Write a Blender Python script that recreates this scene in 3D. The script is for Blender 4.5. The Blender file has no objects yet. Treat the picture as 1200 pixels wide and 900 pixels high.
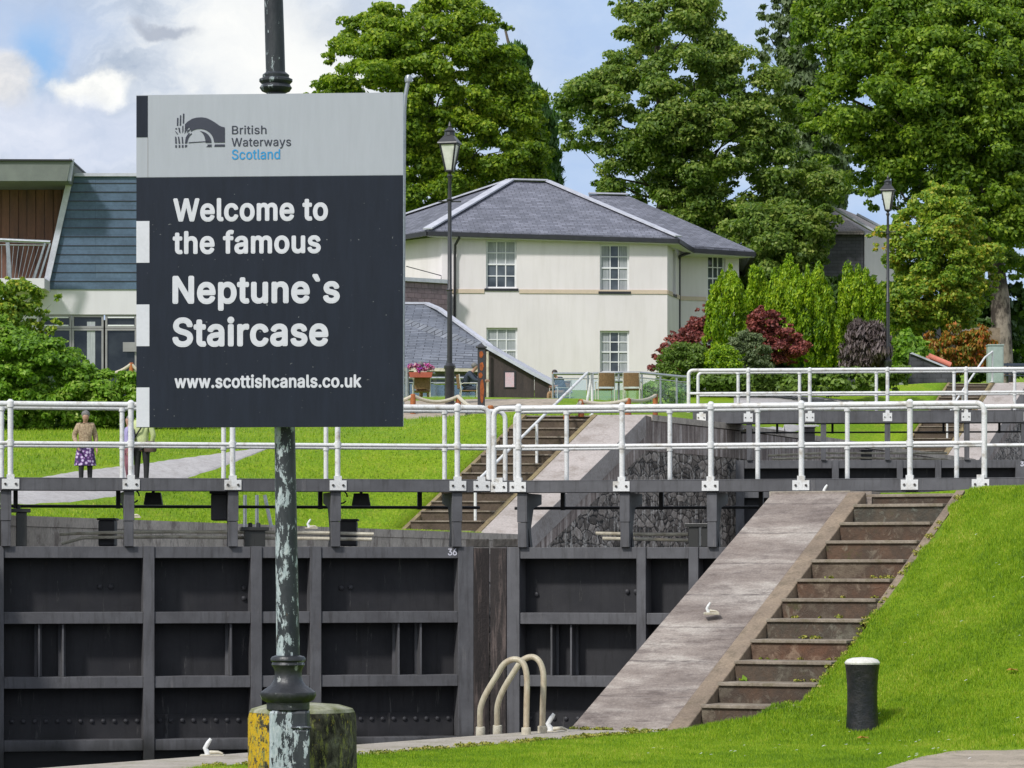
import bpy, math, random
import numpy as np
from mathutils import Vector, Matrix
random.seed(7)
F, CX, HY = 4000.0, 600.0, 665.0          # focal length in photo pixels, principal column, horizon row
def P(px, py, D): return Vector(((px-CX)*D/F, D, (HY-py)*D/F))
scene = bpy.context.scene
COL = scene.collection
# ------------------------------------------------------------------ materials
def _lin(c):
    return tuple(c) + (1.0,) if len(c) == 3 else tuple(c)
class NT:
    def __init__(s, name):
        s.m = bpy.data.materials.new(name); s.m.use_nodes = True
        s.t = s.m.node_tree; s.t.nodes.clear()
        s.out = s.n('ShaderNodeOutputMaterial')
    def n(s, typ, **kw):
        x = s.t.nodes.new(typ)
        for k, v in kw.items(): setattr(x, k, v)
        return x
    def l(s, a, b): s.t.links.new(a, b)
    def noise(s, vec, scale, detail=4, rough=.55, dist=0.0):
        x = s.n('ShaderNodeTexNoise'); x.inputs['Scale'].default_value = scale
        x.inputs['Detail'].default_value = detail; x.inputs['Roughness'].default_value = rough
        x.inputs['Distortion'].default_value = dist
        s.l(vec, x.inputs['Vector']); return x.outputs['Fac']
    def ramp(s, fac, stops, interp='LINEAR'):
        r = s.n('ShaderNodeValToRGB'); r.color_ramp.interpolation = interp
        e = r.color_ramp.elements
        while len(e) > 1: e.remove(e[-1])
        e[0].position = stops[0][0]; e[0].color = _lin(stops[0][1])
        for p, c in stops[1:]:
            q = e.new(p); q.color = _lin(c)
        s.l(fac, r.inputs['Fac']); return r.outputs['Color']
    def mix(s, fac, a, b, mode='MIX'):
        x = s.n('ShaderNodeMix', data_type='RGBA', blend_type=mode)
        for sock, v in ((x.inputs[0], fac), (x.inputs[6], a), (x.inputs[7], b)):
            if isinstance(v, (int, float)): sock.default_value = v
            elif isinstance(v, tuple): sock.default_value = _lin(v)
            else: s.l(v, sock)
        return x.outputs[2]
    def math(s, op, a, b=None, c=None):
        x = s.n('ShaderNodeMath', operation=op)
        for i, v in enumerate((a, b, c)):
            if v is None: continue
            if isinstance(v, (int, float)): x.inputs[i].default_value = v
            else: s.l(v, x.inputs[i])
        return x.outputs[0]
    def mapping(s, vec, scale=(1, 1, 1), loc=(0, 0, 0), rot=(0, 0, 0)):
        x = s.n('ShaderNodeMapping'); x.inputs['Scale'].default_value = scale
        x.inputs['Location'].default_value = loc; x.inputs['Rotation'].default_value = rot
        s.l(vec, x.inputs['Vector']); return x.outputs[0]
    def bump(s, h, strength=.3, dist=.01):
        x = s.n('ShaderNodeBump'); x.inputs['Strength'].default_value = strength
        x.inputs['Distance'].default_value = dist
        s.l(h, x.inputs['Height']); return x.outputs[0]
    def finish(s, col, rough=.6, metal=0.0, normal=None, spec=None, trans=None, alpha=None):
        b = s.n('ShaderNodeBsdfPrincipled')
        if isinstance(col, tuple): b.inputs['Base Color'].default_value = _lin(col)
        else: s.l(col, b.inputs['Base Color'])
        if isinstance(rough, (int, float)): b.inputs['Roughness'].default_value = rough
        else: s.l(rough, b.inputs['Roughness'])
        b.inputs['Metallic'].default_value = metal
        if spec is not None: b.inputs['Specular IOR Level'].default_value = spec
        if normal is not None: s.l(normal, b.inputs['Normal'])
        sh = b.outputs[0]
        s.l(sh, s.out.inputs['Surface']); return s.m
def coords(nt, kind='Object'):
    return nt.n('ShaderNodeTexCoord').outputs[kind]
def mat(name, c1, c2=None, scale=3.0, rough=.6, metal=0.0, bump=0.0, bscale=60, spec=None, streak=None, lo=.35, hi=.65, fine=.12, bdist=.01, kind='Object'):
    """two mottled colours + fine grain; streak=(sx,sy,sz) stretches the mottling"""
    nt = NT(name); co = coords(nt, kind)
    v = nt.mapping(co, streak) if streak else co
    if c2 is None: c2 = tuple(x*.8 for x in c1)
    f = nt.noise(v, scale, 6, .6)
    col = nt.ramp(f, [(lo, c1), (hi, c2)])
    if fine:
        g = nt.noise(v, bscale, 3, .7)
        gc = nt.ramp(g, [(.25, (1-fine*2.2,)*3), (.75, (1+fine,)*3)])
        col = nt.mix(1.0, col, gc, 'MULTIPLY')
    nrm = None
    if bump: nrm = nt.bump(nt.noise(co, bscale, 4, .7), bump, bdist)
    return nt.finish(col, rough, metal, nrm, spec)
MT = {}
# grass ground
def m_grass(name, a, b, c, fs=42):
    nt = NT(name); co = coords(nt)
    big = nt.noise(co, .5, 5, .6); mid = nt.noise(co, 3.2, 5, .65); fin = nt.noise(co, fs, 6, .8)
    col = nt.mix(nt.ramp(big, [(.38, (0, 0, 0)), (.62, (1, 1, 1))]), a, b)
    col = nt.mix(nt.ramp(mid, [(.5, (0, 0, 0)), (.78, (.7, .7, .7))]), col, c)
    col = nt.mix(1.0, col, nt.ramp(fin, [(.3, (.42, .45, .4)), (.7, (1.45, 1.4, 1.3))]), 'MULTIPLY')
    return nt.finish(col, .85, 0, nt.bump(fin, .8, .03), .2)
MT['grass'] = m_grass('lawn_grass', (.14, .25, .008), (.20, .32, .010), (.29, .33, .03))
MT['grass_far'] = m_grass('far_lawn_grass', (.14, .255, .009), (.20, .31, .010), (.28, .31, .035), 16)
def m_leaf(name, cols, trans=.28, rough=.5, patch=None):
    nt = NT(name); g = nt.n('ShaderNodeNewGeometry'); co = coords(nt)
    f = nt.noise(co, .55, 3, .6)
    r = nt.math('ADD', nt.math('MULTIPLY', g.outputs['Random Per Island'], .62), nt.math('MULTIPLY', nt.math('SUBTRACT', f, .3), .95))
    if patch: r = nt.math('ADD', r, nt.math('MULTIPLY', nt.math('SUBTRACT', nt.noise(co, patch, 8, .8), .5), 1.5))
    n = len(cols); col = nt.ramp(r, [(.06+.88*i/(n-1), c) for i, c in enumerate(cols)])
    b = nt.n('ShaderNodeBsdfPrincipled'); nt.l(col, b.inputs['Base Color']); b.inputs['Roughness'].default_value = rough
    b.inputs['Specular IOR Level'].default_value = .35
    t = nt.n('ShaderNodeBsdfTranslucent'); nt.l(nt.mix(1.0, col, (1.2, 1.35, .6), 'MULTIPLY'), t.inputs['Color'])
    m = nt.n('ShaderNodeMixShader'); m.inputs[0].default_value = trans
    nt.l(b.outputs[0], m.inputs[1]); nt.l(t.outputs[0], m.inputs[2]); nt.l(m.outputs[0], nt.out.inputs['Surface'])
    return nt.m
MT['blade'] = m_leaf('grass_blades', [(.075, .15, .007), (.135, .245, .008), (.195, .33, .009), (.255, .39, .011), (.33, .43, .018), (.48, .47, .09)], .3, .6, 2.6)
MT['leaf_lime'] = m_leaf('lime_tree_leaves', [(.06, .12, .010), (.13, .225, .014), (.24, .34, .02), (.44, .50, .045)], .42)
MT['leaf_syc'] = m_leaf('sycamore_leaves', [(.06, .12, .022), (.12, .20, .03), (.22, .31, .05), (.42, .46, .12)], .42)
MT['leaf_beech'] = m_leaf('beech_leaves', [(.055, .12, .012), (.115, .205, .018), (.21, .32, .026), (.36, .45, .045)], .42)
MT['leaf_poplar'] = m_leaf('poplar_leaves', [(.08, .12, .05), (.12, .17, .07), (.17, .22, .10)])
MT['leaf_conifer'] = m_leaf('dark_conifer_needles', [(.03, .08, .016), (.055, .13, .024), (.09, .18, .03)], .2)
MT['leaf_gold'] = m_leaf('golden_conifer_foliage', [(.04, .10, .008), (.15, .28, .010), (.30, .43, .014), (.50, .60, .035)], .35)
MT['leaf_autumn'] = m_leaf('yellowing_leaves', [(.06, .13, .016), (.12, .22, .02), (.19, .31, .03), (.28, .38, .035), (.42, .45, .05), (.55, .34, .05)], .38)
MT['leaf_red'] = m_leaf('crimson_maple_leaves', [(.09, .022, .024), (.24, .06, .05), (.42, .13, .09)], .25)
MT['leaf_box'] = m_leaf('clipped_box_leaves', [(.06, .11, .016), (.12, .20, .028), (.22, .31, .05)], .3)
MT['leaf_grey'] = m_leaf('grey_green_leaves', [(.08, .12, .05), (.14, .18, .08), (.22, .26, .12)], .2)
MT['leaf_dusk'] = m_leaf('dusky_purple_twigs', [(.06, .045, .042), (.12, .09, .085), (.2, .16, .14)], .1)
MT['leaf_bramble'] = m_leaf('bramble_leaves', [(.07, .15, .014), (.13, .26, .02), (.22, .38, .03), (.38, .46, .10)], .35)
MT['leaf_orange'] = m_leaf('orange_shrub_leaves', [(.08, .14, .02), (.18, .2, .025), (.34, .2, .03), (.5, .14, .03), (.42, .07, .03)], .25)
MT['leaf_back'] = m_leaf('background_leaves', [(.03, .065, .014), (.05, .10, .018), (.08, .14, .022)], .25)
MT['moss_leaf'] = m_leaf('yellow_moss', [(.07, .12, .012), (.2, .24, .02), (.36, .33, .05), (.34, .26, .12)], .1)
MT['bark'] = mat('tree_bark', (.16, .13, .10), (.07, .055, .045), 2.5, .9, 0, .6, 14, streak=(1, 1, .25), bdist=.05)
MT['bark_pale'] = mat('pale_flaking_bark', (.30, .25, .20), (.05, .038, .03), 1.9, .9, 0, .6, 9, streak=(1, 1, .5), lo=.45, hi=.56, bdist=.05)
# steel
def m_gate(name, a, b, grime, wet, rust):
    nt = NT(name); co = coords(nt)
    st = nt.noise(nt.mapping(co, (7, 7, .8)), 1.6, 8, .7); bl = nt.noise(co, 1.5, 8, .7, .2); g = nt.noise(co, 80, 3, .6)
    col = nt.mix(nt.ramp(bl, [(.36, (0, 0, 0)), (.66, (1, 1, 1))]), a, b)
    col = nt.mix(nt.ramp(st, [(.5, (0, 0, 0)), (.68, (.75, .75, .75))]), col, grime)
    col = nt.mix(nt.ramp(nt.noise(nt.mapping(co, (1, 1, .5), (3, 9, 2)), 3.4, 8, .78), [(.66, (0, 0, 0)), (.72, (.8, .8, .8))]), col, rust)
    col = nt.mix(nt.ramp(nt.noise(nt.mapping(co, (4, 4, .5), (5, 1, 7)), 2.0, 8, .75), [(.60, (0, 0, 0)), (.70, (.5, .5, .5))]), col, (.2, .19, .18))
    sp = nt.n('ShaderNodeSeparateXYZ'); nt.l(co, sp.inputs[0])
    wl = nt.math('ADD', nt.math('MULTIPLY', nt.noise(nt.mapping(co, (1, 1, .4)), 1.1, 6, .6), .9), nt.math('MULTIPLY', sp.outputs[2], .9))      # tide mark: the foot of the leaf stays wet and slimy
    low = nt.ramp(wl, [(.0, (1, 1, 1)), (1.0, (0, 0, 0))])
    lw = nt.n('ShaderNodeMapRange'); lw.inputs['From Min'].default_value = 2.35; lw.inputs['From Max'].default_value = 2.15; nt.l(wl, lw.inputs['Value'])
    col = nt.mix(lw.outputs[0], col, wet)
    ro = nt.math('SUBTRACT', .62, nt.math('MULTIPLY', lw.outputs[0], .3))
    return nt.finish(col, ro, 0, nt.bump(g, .12, .01), .4)
MT['gate'] = m_gate('grey_gate_paint', (.112, .112, .118), (.070, .069, .073), (.042, .040, .040), (.03, .03, .028), (.13, .09, .065))
MT['gate_skin'] = m_gate('shaded_gate_plating', (.013, .013, .016), (.026, .025, .027), (.007, .007, .007), (.006, .006, .006), (.035, .028, .022))  # darker paint than the frame, with the recess shade put into its colour
MT['gate_dark'] = mat('black_gate_ironwork', (.022, .022, .026), (.04, .04, .045), 2, .6, 0, .1, 30)
MT['white'] = mat('white_rail_paint', (.70, .70, .68), (.36, .32, .25), 6.5, .42, 0, .15, 45, lo=.54, hi=.74, fine=.10)
MT['white_old'] = mat('weathered_white_paint', (.62, .58, .46), (.36, .31, .22), 6, .5, 0, .2, 60, lo=.4, hi=.7)
MT['bolt'] = mat('bolt_steel', (.12, .11, .10), (.05, .045, .04), 20, .5, .6)
MT['black'] = mat('black_cast_iron', (.02, .021, .024), (.035, .035, .038), 5, .4, 0, .2, 40)
MT['galv'] = mat('galvanised_steel', (.38, .40, .42), (.28, .30, .32), 8, .35, .7)
MT['timber_dark'] = mat('wet_oak_mitre_timber', (.12, .09, .078), (.022, .016, .014), 2.6, .75, 0, .6, 26, streak=(6, 6, .5), lo=.36, hi=.50, fine=.3)
# stone / concrete
def m_conc(name, c1, c2, c3, scale=1.2, bs=35, bump=.4, stain=.5, kind='Object', streak=(1, 1, 1)):
    nt = NT(name); co = nt.mapping(coords(nt, kind), streak)
    a = nt.noise(co, scale, 8, .68); b = nt.noise(nt.mapping(co, (1, 1, 1), (7, 3, 1)), scale*2.7, 9, .75, .15); g = nt.noise(co, bs, 5, .75)
    col = nt.ramp(a, [(.36, c1), (.64, c2)])
    col = nt.mix(nt.ramp(b, [(.5, (0, 0, 0)), (.62, (stain,)*3)]), col, c3)
    col = nt.mix(1.0, col, nt.ramp(g, [(.3, (.72,)*3), (.7, (1.15,)*3)]), 'MULTIPLY')
    return nt.finish(col, .9, 0, nt.bump(g, bump, .015), .25)
def m_ramp():
    nt = NT('weathered_ramp_concrete'); co = coords(nt)
    st = nt.mapping(co, (.55, .55, 3.2)); a = nt.noise(st, 1.6, 9, .72, .15); b = nt.noise(nt.mapping(st, (1, 1, 1), (7, 3, 1)), 3.6, 9, .78); g = nt.noise(co, 45, 5, .75); big = nt.noise(co, .9, 5, .6)
    col = nt.ramp(a, [(.34, (.185, .15, .13)), (.5, (.285, .245, .215)), (.64, (.43, .39, .345))])
    col = nt.mix(nt.ramp(b, [(.5, (0, 0, 0)), (.64, (.8, .8, .8))]), col, (.13, .105, .095))
    col = nt.mix(1.0, col, nt.ramp(big, [(.3, (.74, .72, .72)), (.7, (1.18, 1.18, 1.16))]), 'MULTIPLY')
    col = nt.mix(1.0, col, nt.ramp(g, [(.3, (.7,)*3), (.7, (1.18,)*3)]), 'MULTIPLY')
    sp = nt.n('ShaderNodeSeparateXYZ'); nt.l(co, sp.inputs[0])
    fr = nt.math('FRACT', nt.math('ADD', nt.math('DIVIDE', sp.outputs[2], .31), nt.math('MULTIPLY', nt.noise(co, 4, 4, .6), .10)))
    j = nt.math('MULTIPLY', nt.math('LESS_THAN', fr, .045), nt.ramp(nt.noise(co, 5, 4, .6), [(.35, (.0, .0, .0)), (.65, (.75, .75, .75))]))
    col = nt.mix(j, col, (.09, .075, .07))
    h = nt.math('SUBTRACT', nt.math('ADD', g, b), j)
    return nt.finish(col, .9, 0, nt.bump(h, .6, .012), .25)
MT['ramp'] = m_ramp()
MT['dull'] = mat('distant_rough_pasture', (.12, .115, .09), (.15, .14, .11), .05, .9, kind='Object')
MT['ramp_far'] = m_conc('pale_far_ramp_concrete', (.46, .41, .38), (.36, .32, .29), (.24, .20, .17), .7, 20, .3, .6)
MT['kerb'] = m_conc('brown_kerb_stone', (.29, .225, .16), (.20, .155, .115), (.11, .09, .06), 2.2, 40, .4)
MT['kerb_far'] = m_conc('lichened_kerb_stone', (.30, .24, .12), (.20, .15, .09), (.13, .10, .05), 2.2, 30, .3)
MT['coping'] = m_conc('pale_coping_stone', (.42, .38, .32), (.33, .29, .24), (.20, .19, .10), 1.6, 40, .3, .5)
MT['coping_l'] = m_conc('stained_lockside_coping', (.62, .54, .45), (.44, .38, .31), (.17, .13, .11), 1.3, 30, .4, .7, streak=(1, 1, .6))
def m_riser():
    nt = NT('rusty_brown_riser'); co = coords(nt)
    a = nt.noise(co, 2.2, 7, .7); d = nt.noise(nt.mapping(co, (1, 1, 1), (4, 8, 2)), 7.0, 8, .75, .5)
    col = nt.ramp(a, [(.34, (.12, .075, .052)), (.52, (.075, .056, .044)), (.68, (.155, .13, .10))])
    col = nt.mix(nt.ramp(d, [(.54, (0, 0, 0)), (.66, (.7, .7, .7))]), col, (.22, .19, .15))
    col = nt.mix(nt.ramp(nt.noise(co, 3.1, 6, .7), [(.6, (0, 0, 0)), (.7, (.6, .6, .6))]), col, (.06, .075, .02))
    oi = nt.n('ShaderNodeObjectInfo'); col = nt.mix(1.0, col, nt.ramp(oi.outputs['Random'], [(0, (.7, .8, .85)), (.35, (1.2, 1.1, 1.0)), (.6, (.9, 1.15, 1.2)), (1, (1.3, 1.0, .85))]), 'MULTIPLY')
    return nt.finish(col, .9, 0, nt.bump(d, .9, .03), .2)
MT['riser'] = m_riser()
MT['tread'] = m_conc('worn_stone_tread', (.31, .265, .21), (.19, .155, .12), (.12, .105, .05), 3, 40, .3)
MT['riser_far'] = m_conc('mossy_brown_riser', (.13, .10, .07), (.08, .06, .045), (.05, .045, .02), 2, 25, .4)
def m_rubble():
    nt = NT('dark_wet_rubble_masonry'); uv = coords(nt, 'UV')
    w = nt.n('ShaderNodeTexNoise'); w.inputs['Scale'].default_value = 1.6; w.inputs['Detail'].default_value = 4; nt.l(uv, w.inputs['Vector'])
    sub = nt.n('ShaderNodeVectorMath', operation='SUBTRACT'); nt.l(w.outputs['Color'], sub.inputs[0]); sub.inputs[1].default_value = (.5, .5, .5)
    sc = nt.n('ShaderNodeVectorMath', operation='SCALE'); nt.l(sub.outputs[0], sc.inputs[0]); sc.inputs['Scale'].default_value = .3
    ad = nt.n('ShaderNodeVectorMath', operation='ADD'); nt.l(uv, ad.inputs[0]); nt.l(sc.outputs[0], ad.inputs[1])
    v = nt.mapping(ad.outputs[0], (2.5, 5.2, 1))
    vo = nt.n('ShaderNodeTexVoronoi', feature='DISTANCE_TO_EDGE'); vo.inputs['Scale'].default_value = 1.0; nt.l(v, vo.inputs['Vector'])
    vc = nt.n('ShaderNodeTexVoronoi'); vc.inputs['Scale'].default_value = 1.0; nt.l(v, vc.inputs['Vector'])
    g = nt.noise(uv, 12, 7, .75)
    st = nt.noise(nt.mapping(uv, (4, .9, 1)), 1.4, 9, .75, .3)
    base = nt.ramp(nt.n('ShaderNodeSeparateColor').outputs[0], [(0, (0, 0, 0)), (1, (1, 1, 1))])
    sep = nt.t.nodes[-2]; nt.l(vc.outputs['Color'], sep.inputs[0])
    stone = nt.mix(base, (.08, .064, .052), (.34, .285, .24))
    stone = nt.mix(1.0, stone, nt.ramp(g, [(.3, (.5,)*3), (.7, (1.7,)*3)]), 'MULTIPLY')
    j = nt.ramp(vo.outputs['Distance'], [(.015, (1, 1, 1)), (.07, (0, 0, 0))])
    col = nt.mix(j, stone, (.012, .010, .009))
    sm = nt.ramp(nt.math('MULTIPLY', st, nt.math('ADD', g, .5)), [(.52, (0, 0, 0)), (.64, (.8, .8, .8))])
    col = nt.mix(sm, col, (.74, .68, .60))
    h = nt.math('ADD', nt.math('MINIMUM', vo.outputs['Distance'], .15), nt.math('MULTIPLY', g, .1))
    return nt.finish(col, .75, 0, nt.bump(h, 1.0, .12), .4)
MT['rubble'] = m_rubble()
def m_band():
    nt = NT('streaked_wall_concrete'); uv = coords(nt, 'UV')
    st = nt.noise(nt.mapping(uv, (4, .3, 1)), 1.5, 8, .7); g = nt.noise(uv, 14, 6, .7); b = nt.noise(uv, .8, 5, .6)
    col = nt.ramp(st, [(.33, (.14, .10, .085)), (.5, (.33, .265, .23)), (.66, (.68, .60, .54))])
    col = nt.mix(1.0, col, nt.ramp(b, [(.3, (.65,)*3), (.7, (1.25,)*3)]), 'MULTIPLY')
    col = nt.mix(1.0, col, nt.ramp(g, [(.3, (.75,)*3), (.7, (1.15,)*3)]), 'MULTIPLY')
    return nt.finish(col, .85, 0, nt.bump(g, .4, .02), .3)
MT['band'] = m_band()
MT['gravel'] = m_conc('gravel_path', (.47, .45, .44), (.38, .36, .35), (.27, .25, .23), 2.5, 70, .5, .5)
MT['tarmac'] = m_conc('worn_stone_path', (.44, .37, .29), (.35, .295, .23), (.18, .16, .12), 1.6, 60, .4, .6)
# render, slates, cladding
def m_render(name, c, dirt):
    nt = NT(name); co = coords(nt)
    st = nt.noise(nt.mapping(co, (2.2, 2.2, .25)), 1.6, 7, .65); b = nt.noise(co, .35, 4, .6)
    cr = nt.noise(nt.mapping(co, (.5, .5, 7)), 1.2, 8, .8, .3)
    col = nt.mix(nt.ramp(st, [(.45, (0, 0, 0)), (.75, (.42, .42, .42))]), c, dirt)
    col = nt.mix(nt.ramp(cr, [(.66, (0, 0, 0)), (.72, (.5, .5, .5))]), col, tuple(x*.75 for x in dirt))
    col = nt.mix(1.0, col, nt.ramp(b, [(.3, (.93,)*3), (.7, (1.03,)*3)]), 'MULTIPLY')
    return nt.finish(col, .85, 0, nt.bump(nt.noise(co, 30, 4, .6), .15, .01), .2)
MT['render'] = m_render('cream_wall_render', (.70, .655, .645), (.55, .51, .475))
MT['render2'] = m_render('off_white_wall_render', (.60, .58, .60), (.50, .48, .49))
MT['string'] = mat('ochre_string_course', (.62, .50, .38), (.56, .46, .35), 3, .8)
def m_slate(name, c1, c2, mortar, w, h, bump=.5):
    nt = NT(name); uv = coords(nt, 'UV')
    br = nt.n('ShaderNodeTexBrick'); br.offset = .5
    br.inputs['Scale'].default_value = 1.0; br.inputs['Brick Width'].default_value = w; br.inputs['Row Height'].default_value = h
    br.inputs['Mortar Size'].default_value = .012; br.inputs['Mortar Smooth'].default_value = .3; br.inputs['Bias'].default_value = 0
    br.inputs['Color1'].default_value = _lin(c1); br.inputs['Color2'].default_value = _lin(c2); br.inputs['Mortar'].default_value = _lin(mortar)
    nt.l(uv, br.inputs['Vector'])
    f = nt.noise(uv, 1.1, 6, .65); g = nt.noise(uv, 9, 5, .7)
    col = nt.mix(1.0, br.outputs['Color'], nt.ramp(f, [(.3, (.75,)*3), (.7, (1.2,)*3)]), 'MULTIPLY')
    col = nt.mix(1.0, col, nt.ramp(g, [(.3, (.8,)*3), (.7, (1.15,)*3)]), 'MULTIPLY')
    return nt.finish(col, .6, 0, nt.bump(nt.math('SUBTRACT', 1.0, br.outputs['Fac']), bump, .02), .4)
MT['slate'] = m_slate('grey_roof_slates', (.20, .205, .245), (.125, .13, .16), (.06, .062, .075), .34, .21, .8)
MT['slate_small'] = m_slate('blue_grey_small_slates', (.19, .205, .24), (.13, .145, .175), (.035, .038, .05), .6, .15, .9)
MT['slate_purple'] = m_slate('purple_hung_slates', (.23, .165, .185), (.16, .12, .135), (.10, .07, .08), .32, .2)
MT['slate_brown'] = m_slate('brown_shingle_roof', (.26, .22, .20), (.18, .155, .145), (.08, .07, .065), .3, .18)
MT['stone_dark'] = m_slate('dark_stone_walling', (.075, .075, .085), (.05, .05, .058), (.03, .03, .034), .45, .16)
MT['clad'] = m_slate('blue_slate_cladding_boards', (.08, .125, .185), (.064, .105, .16), (.05, .085, .13), 3.2, .5, .1)
MT['wood'] = mat('reddish_vertical_boarding', (.19, .085, .048), (.10, .048, .032), 1.3, .7, 0, .2, 20, streak=(3, 3, .3), fine=.2)
MT['shed'] = mat('brown_stained_boarding', (.060, .042, .038), (.036, .026, .024), 2.2, .75, 0, .3, 16, streak=(3, 3, .5), fine=.2)
MT['lead'] = mat('lead_flashing', (.56, .57, .63), (.44, .45, .50), 3, .5)
MT['fascia'] = mat('grey_green_fascia', (.16, .18, .155), (.12, .135, .12), 1.5, .6)
MT['gutter'] = mat('black_gutter', (.015, .015, .018), (.025, .025, .028), 4, .4)
MT['upvc'] = mat('white_window_frame', (.75, .75, .75), (.66, .66, .66), 3, .4, fine=.03)
MT['alu'] = mat('grey_window_frame', (.28, .27, .27), (.23, .22, .22), 3, .4, fine=.03)
def m_glass_dark():
    nt = NT('dark_window_glass'); co = coords(nt)
    col = nt.ramp(nt.noise(co, 1.4, 3, .5), [(.35, (.035, .042, .05)), (.65, (.10, .115, .13))])
    return nt.finish(col, .04, 0, None, .5)
MT['pane'] = m_glass_dark()
MT['pane_dark'] = mat('very_dark_window_glass', (.012, .014, .017), (.03, .034, .038), 1.4, .05, fine=0)
MT['black_fleck'] = mat('flecked_black_iron', (.02, .021, .024), (.30, .31, .30), 16, .42, 0, .3, 40, lo=.62, hi=.66)
MT['curtain'] = mat('net_curtain_and_pane_reflection', (.42, .44, .45), (.28, .30, .31), 6, .9, streak=(4, 4, .2))  # serves the net curtains and the painted reflections in the upper sashes
def m_clear():
    nt = NT('clear_balustrade_glass')
    g = nt.n('ShaderNodeBsdfGlossy'); g.inputs['Roughness'].default_value = .05; g.inputs['Color'].default_value = (.8, .9, .88, 1)
    t = nt.n('ShaderNodeBsdfTransparent'); t.inputs['Color'].default_value = (.93, .97, .96, 1)
    m = nt.n('ShaderNodeMixShader'); m.inputs[0].default_value = .16
    nt.l(t.outputs[0], m.inputs[1]); nt.l(g.outputs[0], m.inputs[2]); nt.l(m.outputs[0], nt.out.inputs['Surface']); return nt.m
MT['clear'] = m_clear()
def m_water():
    nt = NT('dark_canal_water'); co = coords(nt)
    return nt.finish((.012, .016, .014), .08, 0, nt.bump(nt.noise(co, 2.5, 4, .5), .25, .05), .5)
MT['water'] = m_water()
# sign
def m_sign(name, c, var=.04):
    nt = NT(name); co = coords(nt)
    f = nt.noise(nt.mapping(co, (9, 9, 1.2)), 3, 6, .7)
    col = nt.mix(1.0, c, nt.ramp(f, [(.3, (1-var*1.6,)*3), (.7, (1+var,)*3)]), 'MULTIPLY')
    sp = nt.noise(co, 70, 2, .5)
    col = nt.mix(nt.ramp(sp, [(.74, (0, 0, 0)), (.78, (.5, .5, .5))]), col, (.35, .36, .36))
    return nt.finish(col, .5, 0, nt.bump(nt.noise(co, 6, 2, .4), .05, .01), .22)
MT['sign_navy'] = m_sign('navy_sign_vinyl', (.012, .016, .028), .14)
MT['sign_white'] = m_sign('off_white_sign_vinyl', (.37, .385, .43), .035)
MT['letter'] = mat('white_letter_vinyl', (.62, .61, .67), (.55, .55, .60), 6, .5, fine=.03)
MT['letter_dark'] = mat('navy_letter_vinyl', (.022, .025, .045), (.03, .034, .055), 6, .5, fine=.03)
MT['letter_blue'] = mat('sky_blue_letter_vinyl', (.022, .27, .56), (.02, .24, .5), 6, .5, fine=.03)
def m_peel():
    nt = NT('peeling_black_and_verdigris_paint'); co = coords(nt)
    v = nt.mapping(co, (1.5, 1.5, .55))
    a = nt.noise(v, 22, 10, .72, .2); b = nt.noise(nt.mapping(v, (1, 1, 1), (3, 1, 5)), 8, 8, .7, .3); c = nt.noise(v, 60, 5, .7)
    col = nt.ramp(b, [(.35, (.011, .014, .02)), (.7, (.04, .045, .05))])
    pal = nt.ramp(c, [(.3, (.22, .27, .28)), (.55, (.38, .43, .45)), (.75, (.52, .53, .50))])
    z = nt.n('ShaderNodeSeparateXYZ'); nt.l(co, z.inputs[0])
    lft = nt.math('MULTIPLY', z.outputs[0], -.9)   # pale flakes spread further on the left side
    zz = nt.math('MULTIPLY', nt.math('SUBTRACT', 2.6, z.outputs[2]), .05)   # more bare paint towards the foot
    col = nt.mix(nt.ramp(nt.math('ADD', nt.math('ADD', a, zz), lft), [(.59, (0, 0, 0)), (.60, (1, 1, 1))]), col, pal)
    col = nt.mix(nt.ramp(nt.noise(v, 9, 7, .7), [(.66, (0, 0, 0)), (.69, (1, 1, 1))]), col, (.16, .09, .05))
    return nt.finish(col, .5, 0, nt.bump(a, .6, .006), .4)
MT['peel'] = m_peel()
def m_lichen():
    nt = NT('lichened_bollard_stone'); co = coords(nt)
    v = nt.mapping(co, (1, 1, .8))
    a = nt.noise(v, 14, 9, .72, .4); b = nt.noise(nt.mapping(v, (1, 1, 1), (2, 5, 1)), 26, 7, .75, .3); g = nt.noise(co, 70, 5, .7)
    col = nt.ramp(a, [(.42, (.022, .02, .016)), (.56, (.09, .085, .06)), (.7, (.22, .22, .16))])
    sp = nt.n('ShaderNodeSeparateXYZ'); nt.l(co, sp.inputs[0])
    left = nt.math('MULTIPLY', sp.outputs[0], -.7)
    col = nt.mix(nt.ramp(nt.math('ADD', b, nt.math('MINIMUM', left, .16)), [(.58, (0, 0, 0)), (.62, (1, 1, 1))]), col, (.52, .33, .015))
    col = nt.mix(nt.ramp(nt.noise(nt.mapping(v, (1.6, 1.6, .6)), 24, 9, .8), [(.53, (0, 0, 0)), (.58, (.85, .85, .85))]), col, (.24, .25, .07))
    col = nt.mix(nt.ramp(nt.noise(nt.mapping(v, (1.3, 1.3, .9), (9, 2, 4)), 30, 9, .8), [(.60, (0, 0, 0)), (.64, (.9, .9, .9))]), col, (.5, .36, .03))
    return nt.finish(col, .9, 0, nt.bump(nt.math('ADD', a, nt.math('MULTIPLY', g, .3)), .8, .02), .2)
MT['lichen'] = m_lichen()
MT['cap_moss'] = mat('mossy_bollard_top', (.34, .34, .25), (.14, .15, .05), 12, .9, 0, .5, 60)
MT['boll'] = mat('chipped_black_bollard_paint', (.008, .009, .011), (.03, .026, .024), 7, .4, 0, .6, 22, lo=.45, hi=.72)
MT['cream_cap'] = mat('white_bollard_cap_paint', (.76, .74, .68), (.6, .58, .5), 6, .5)
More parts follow.
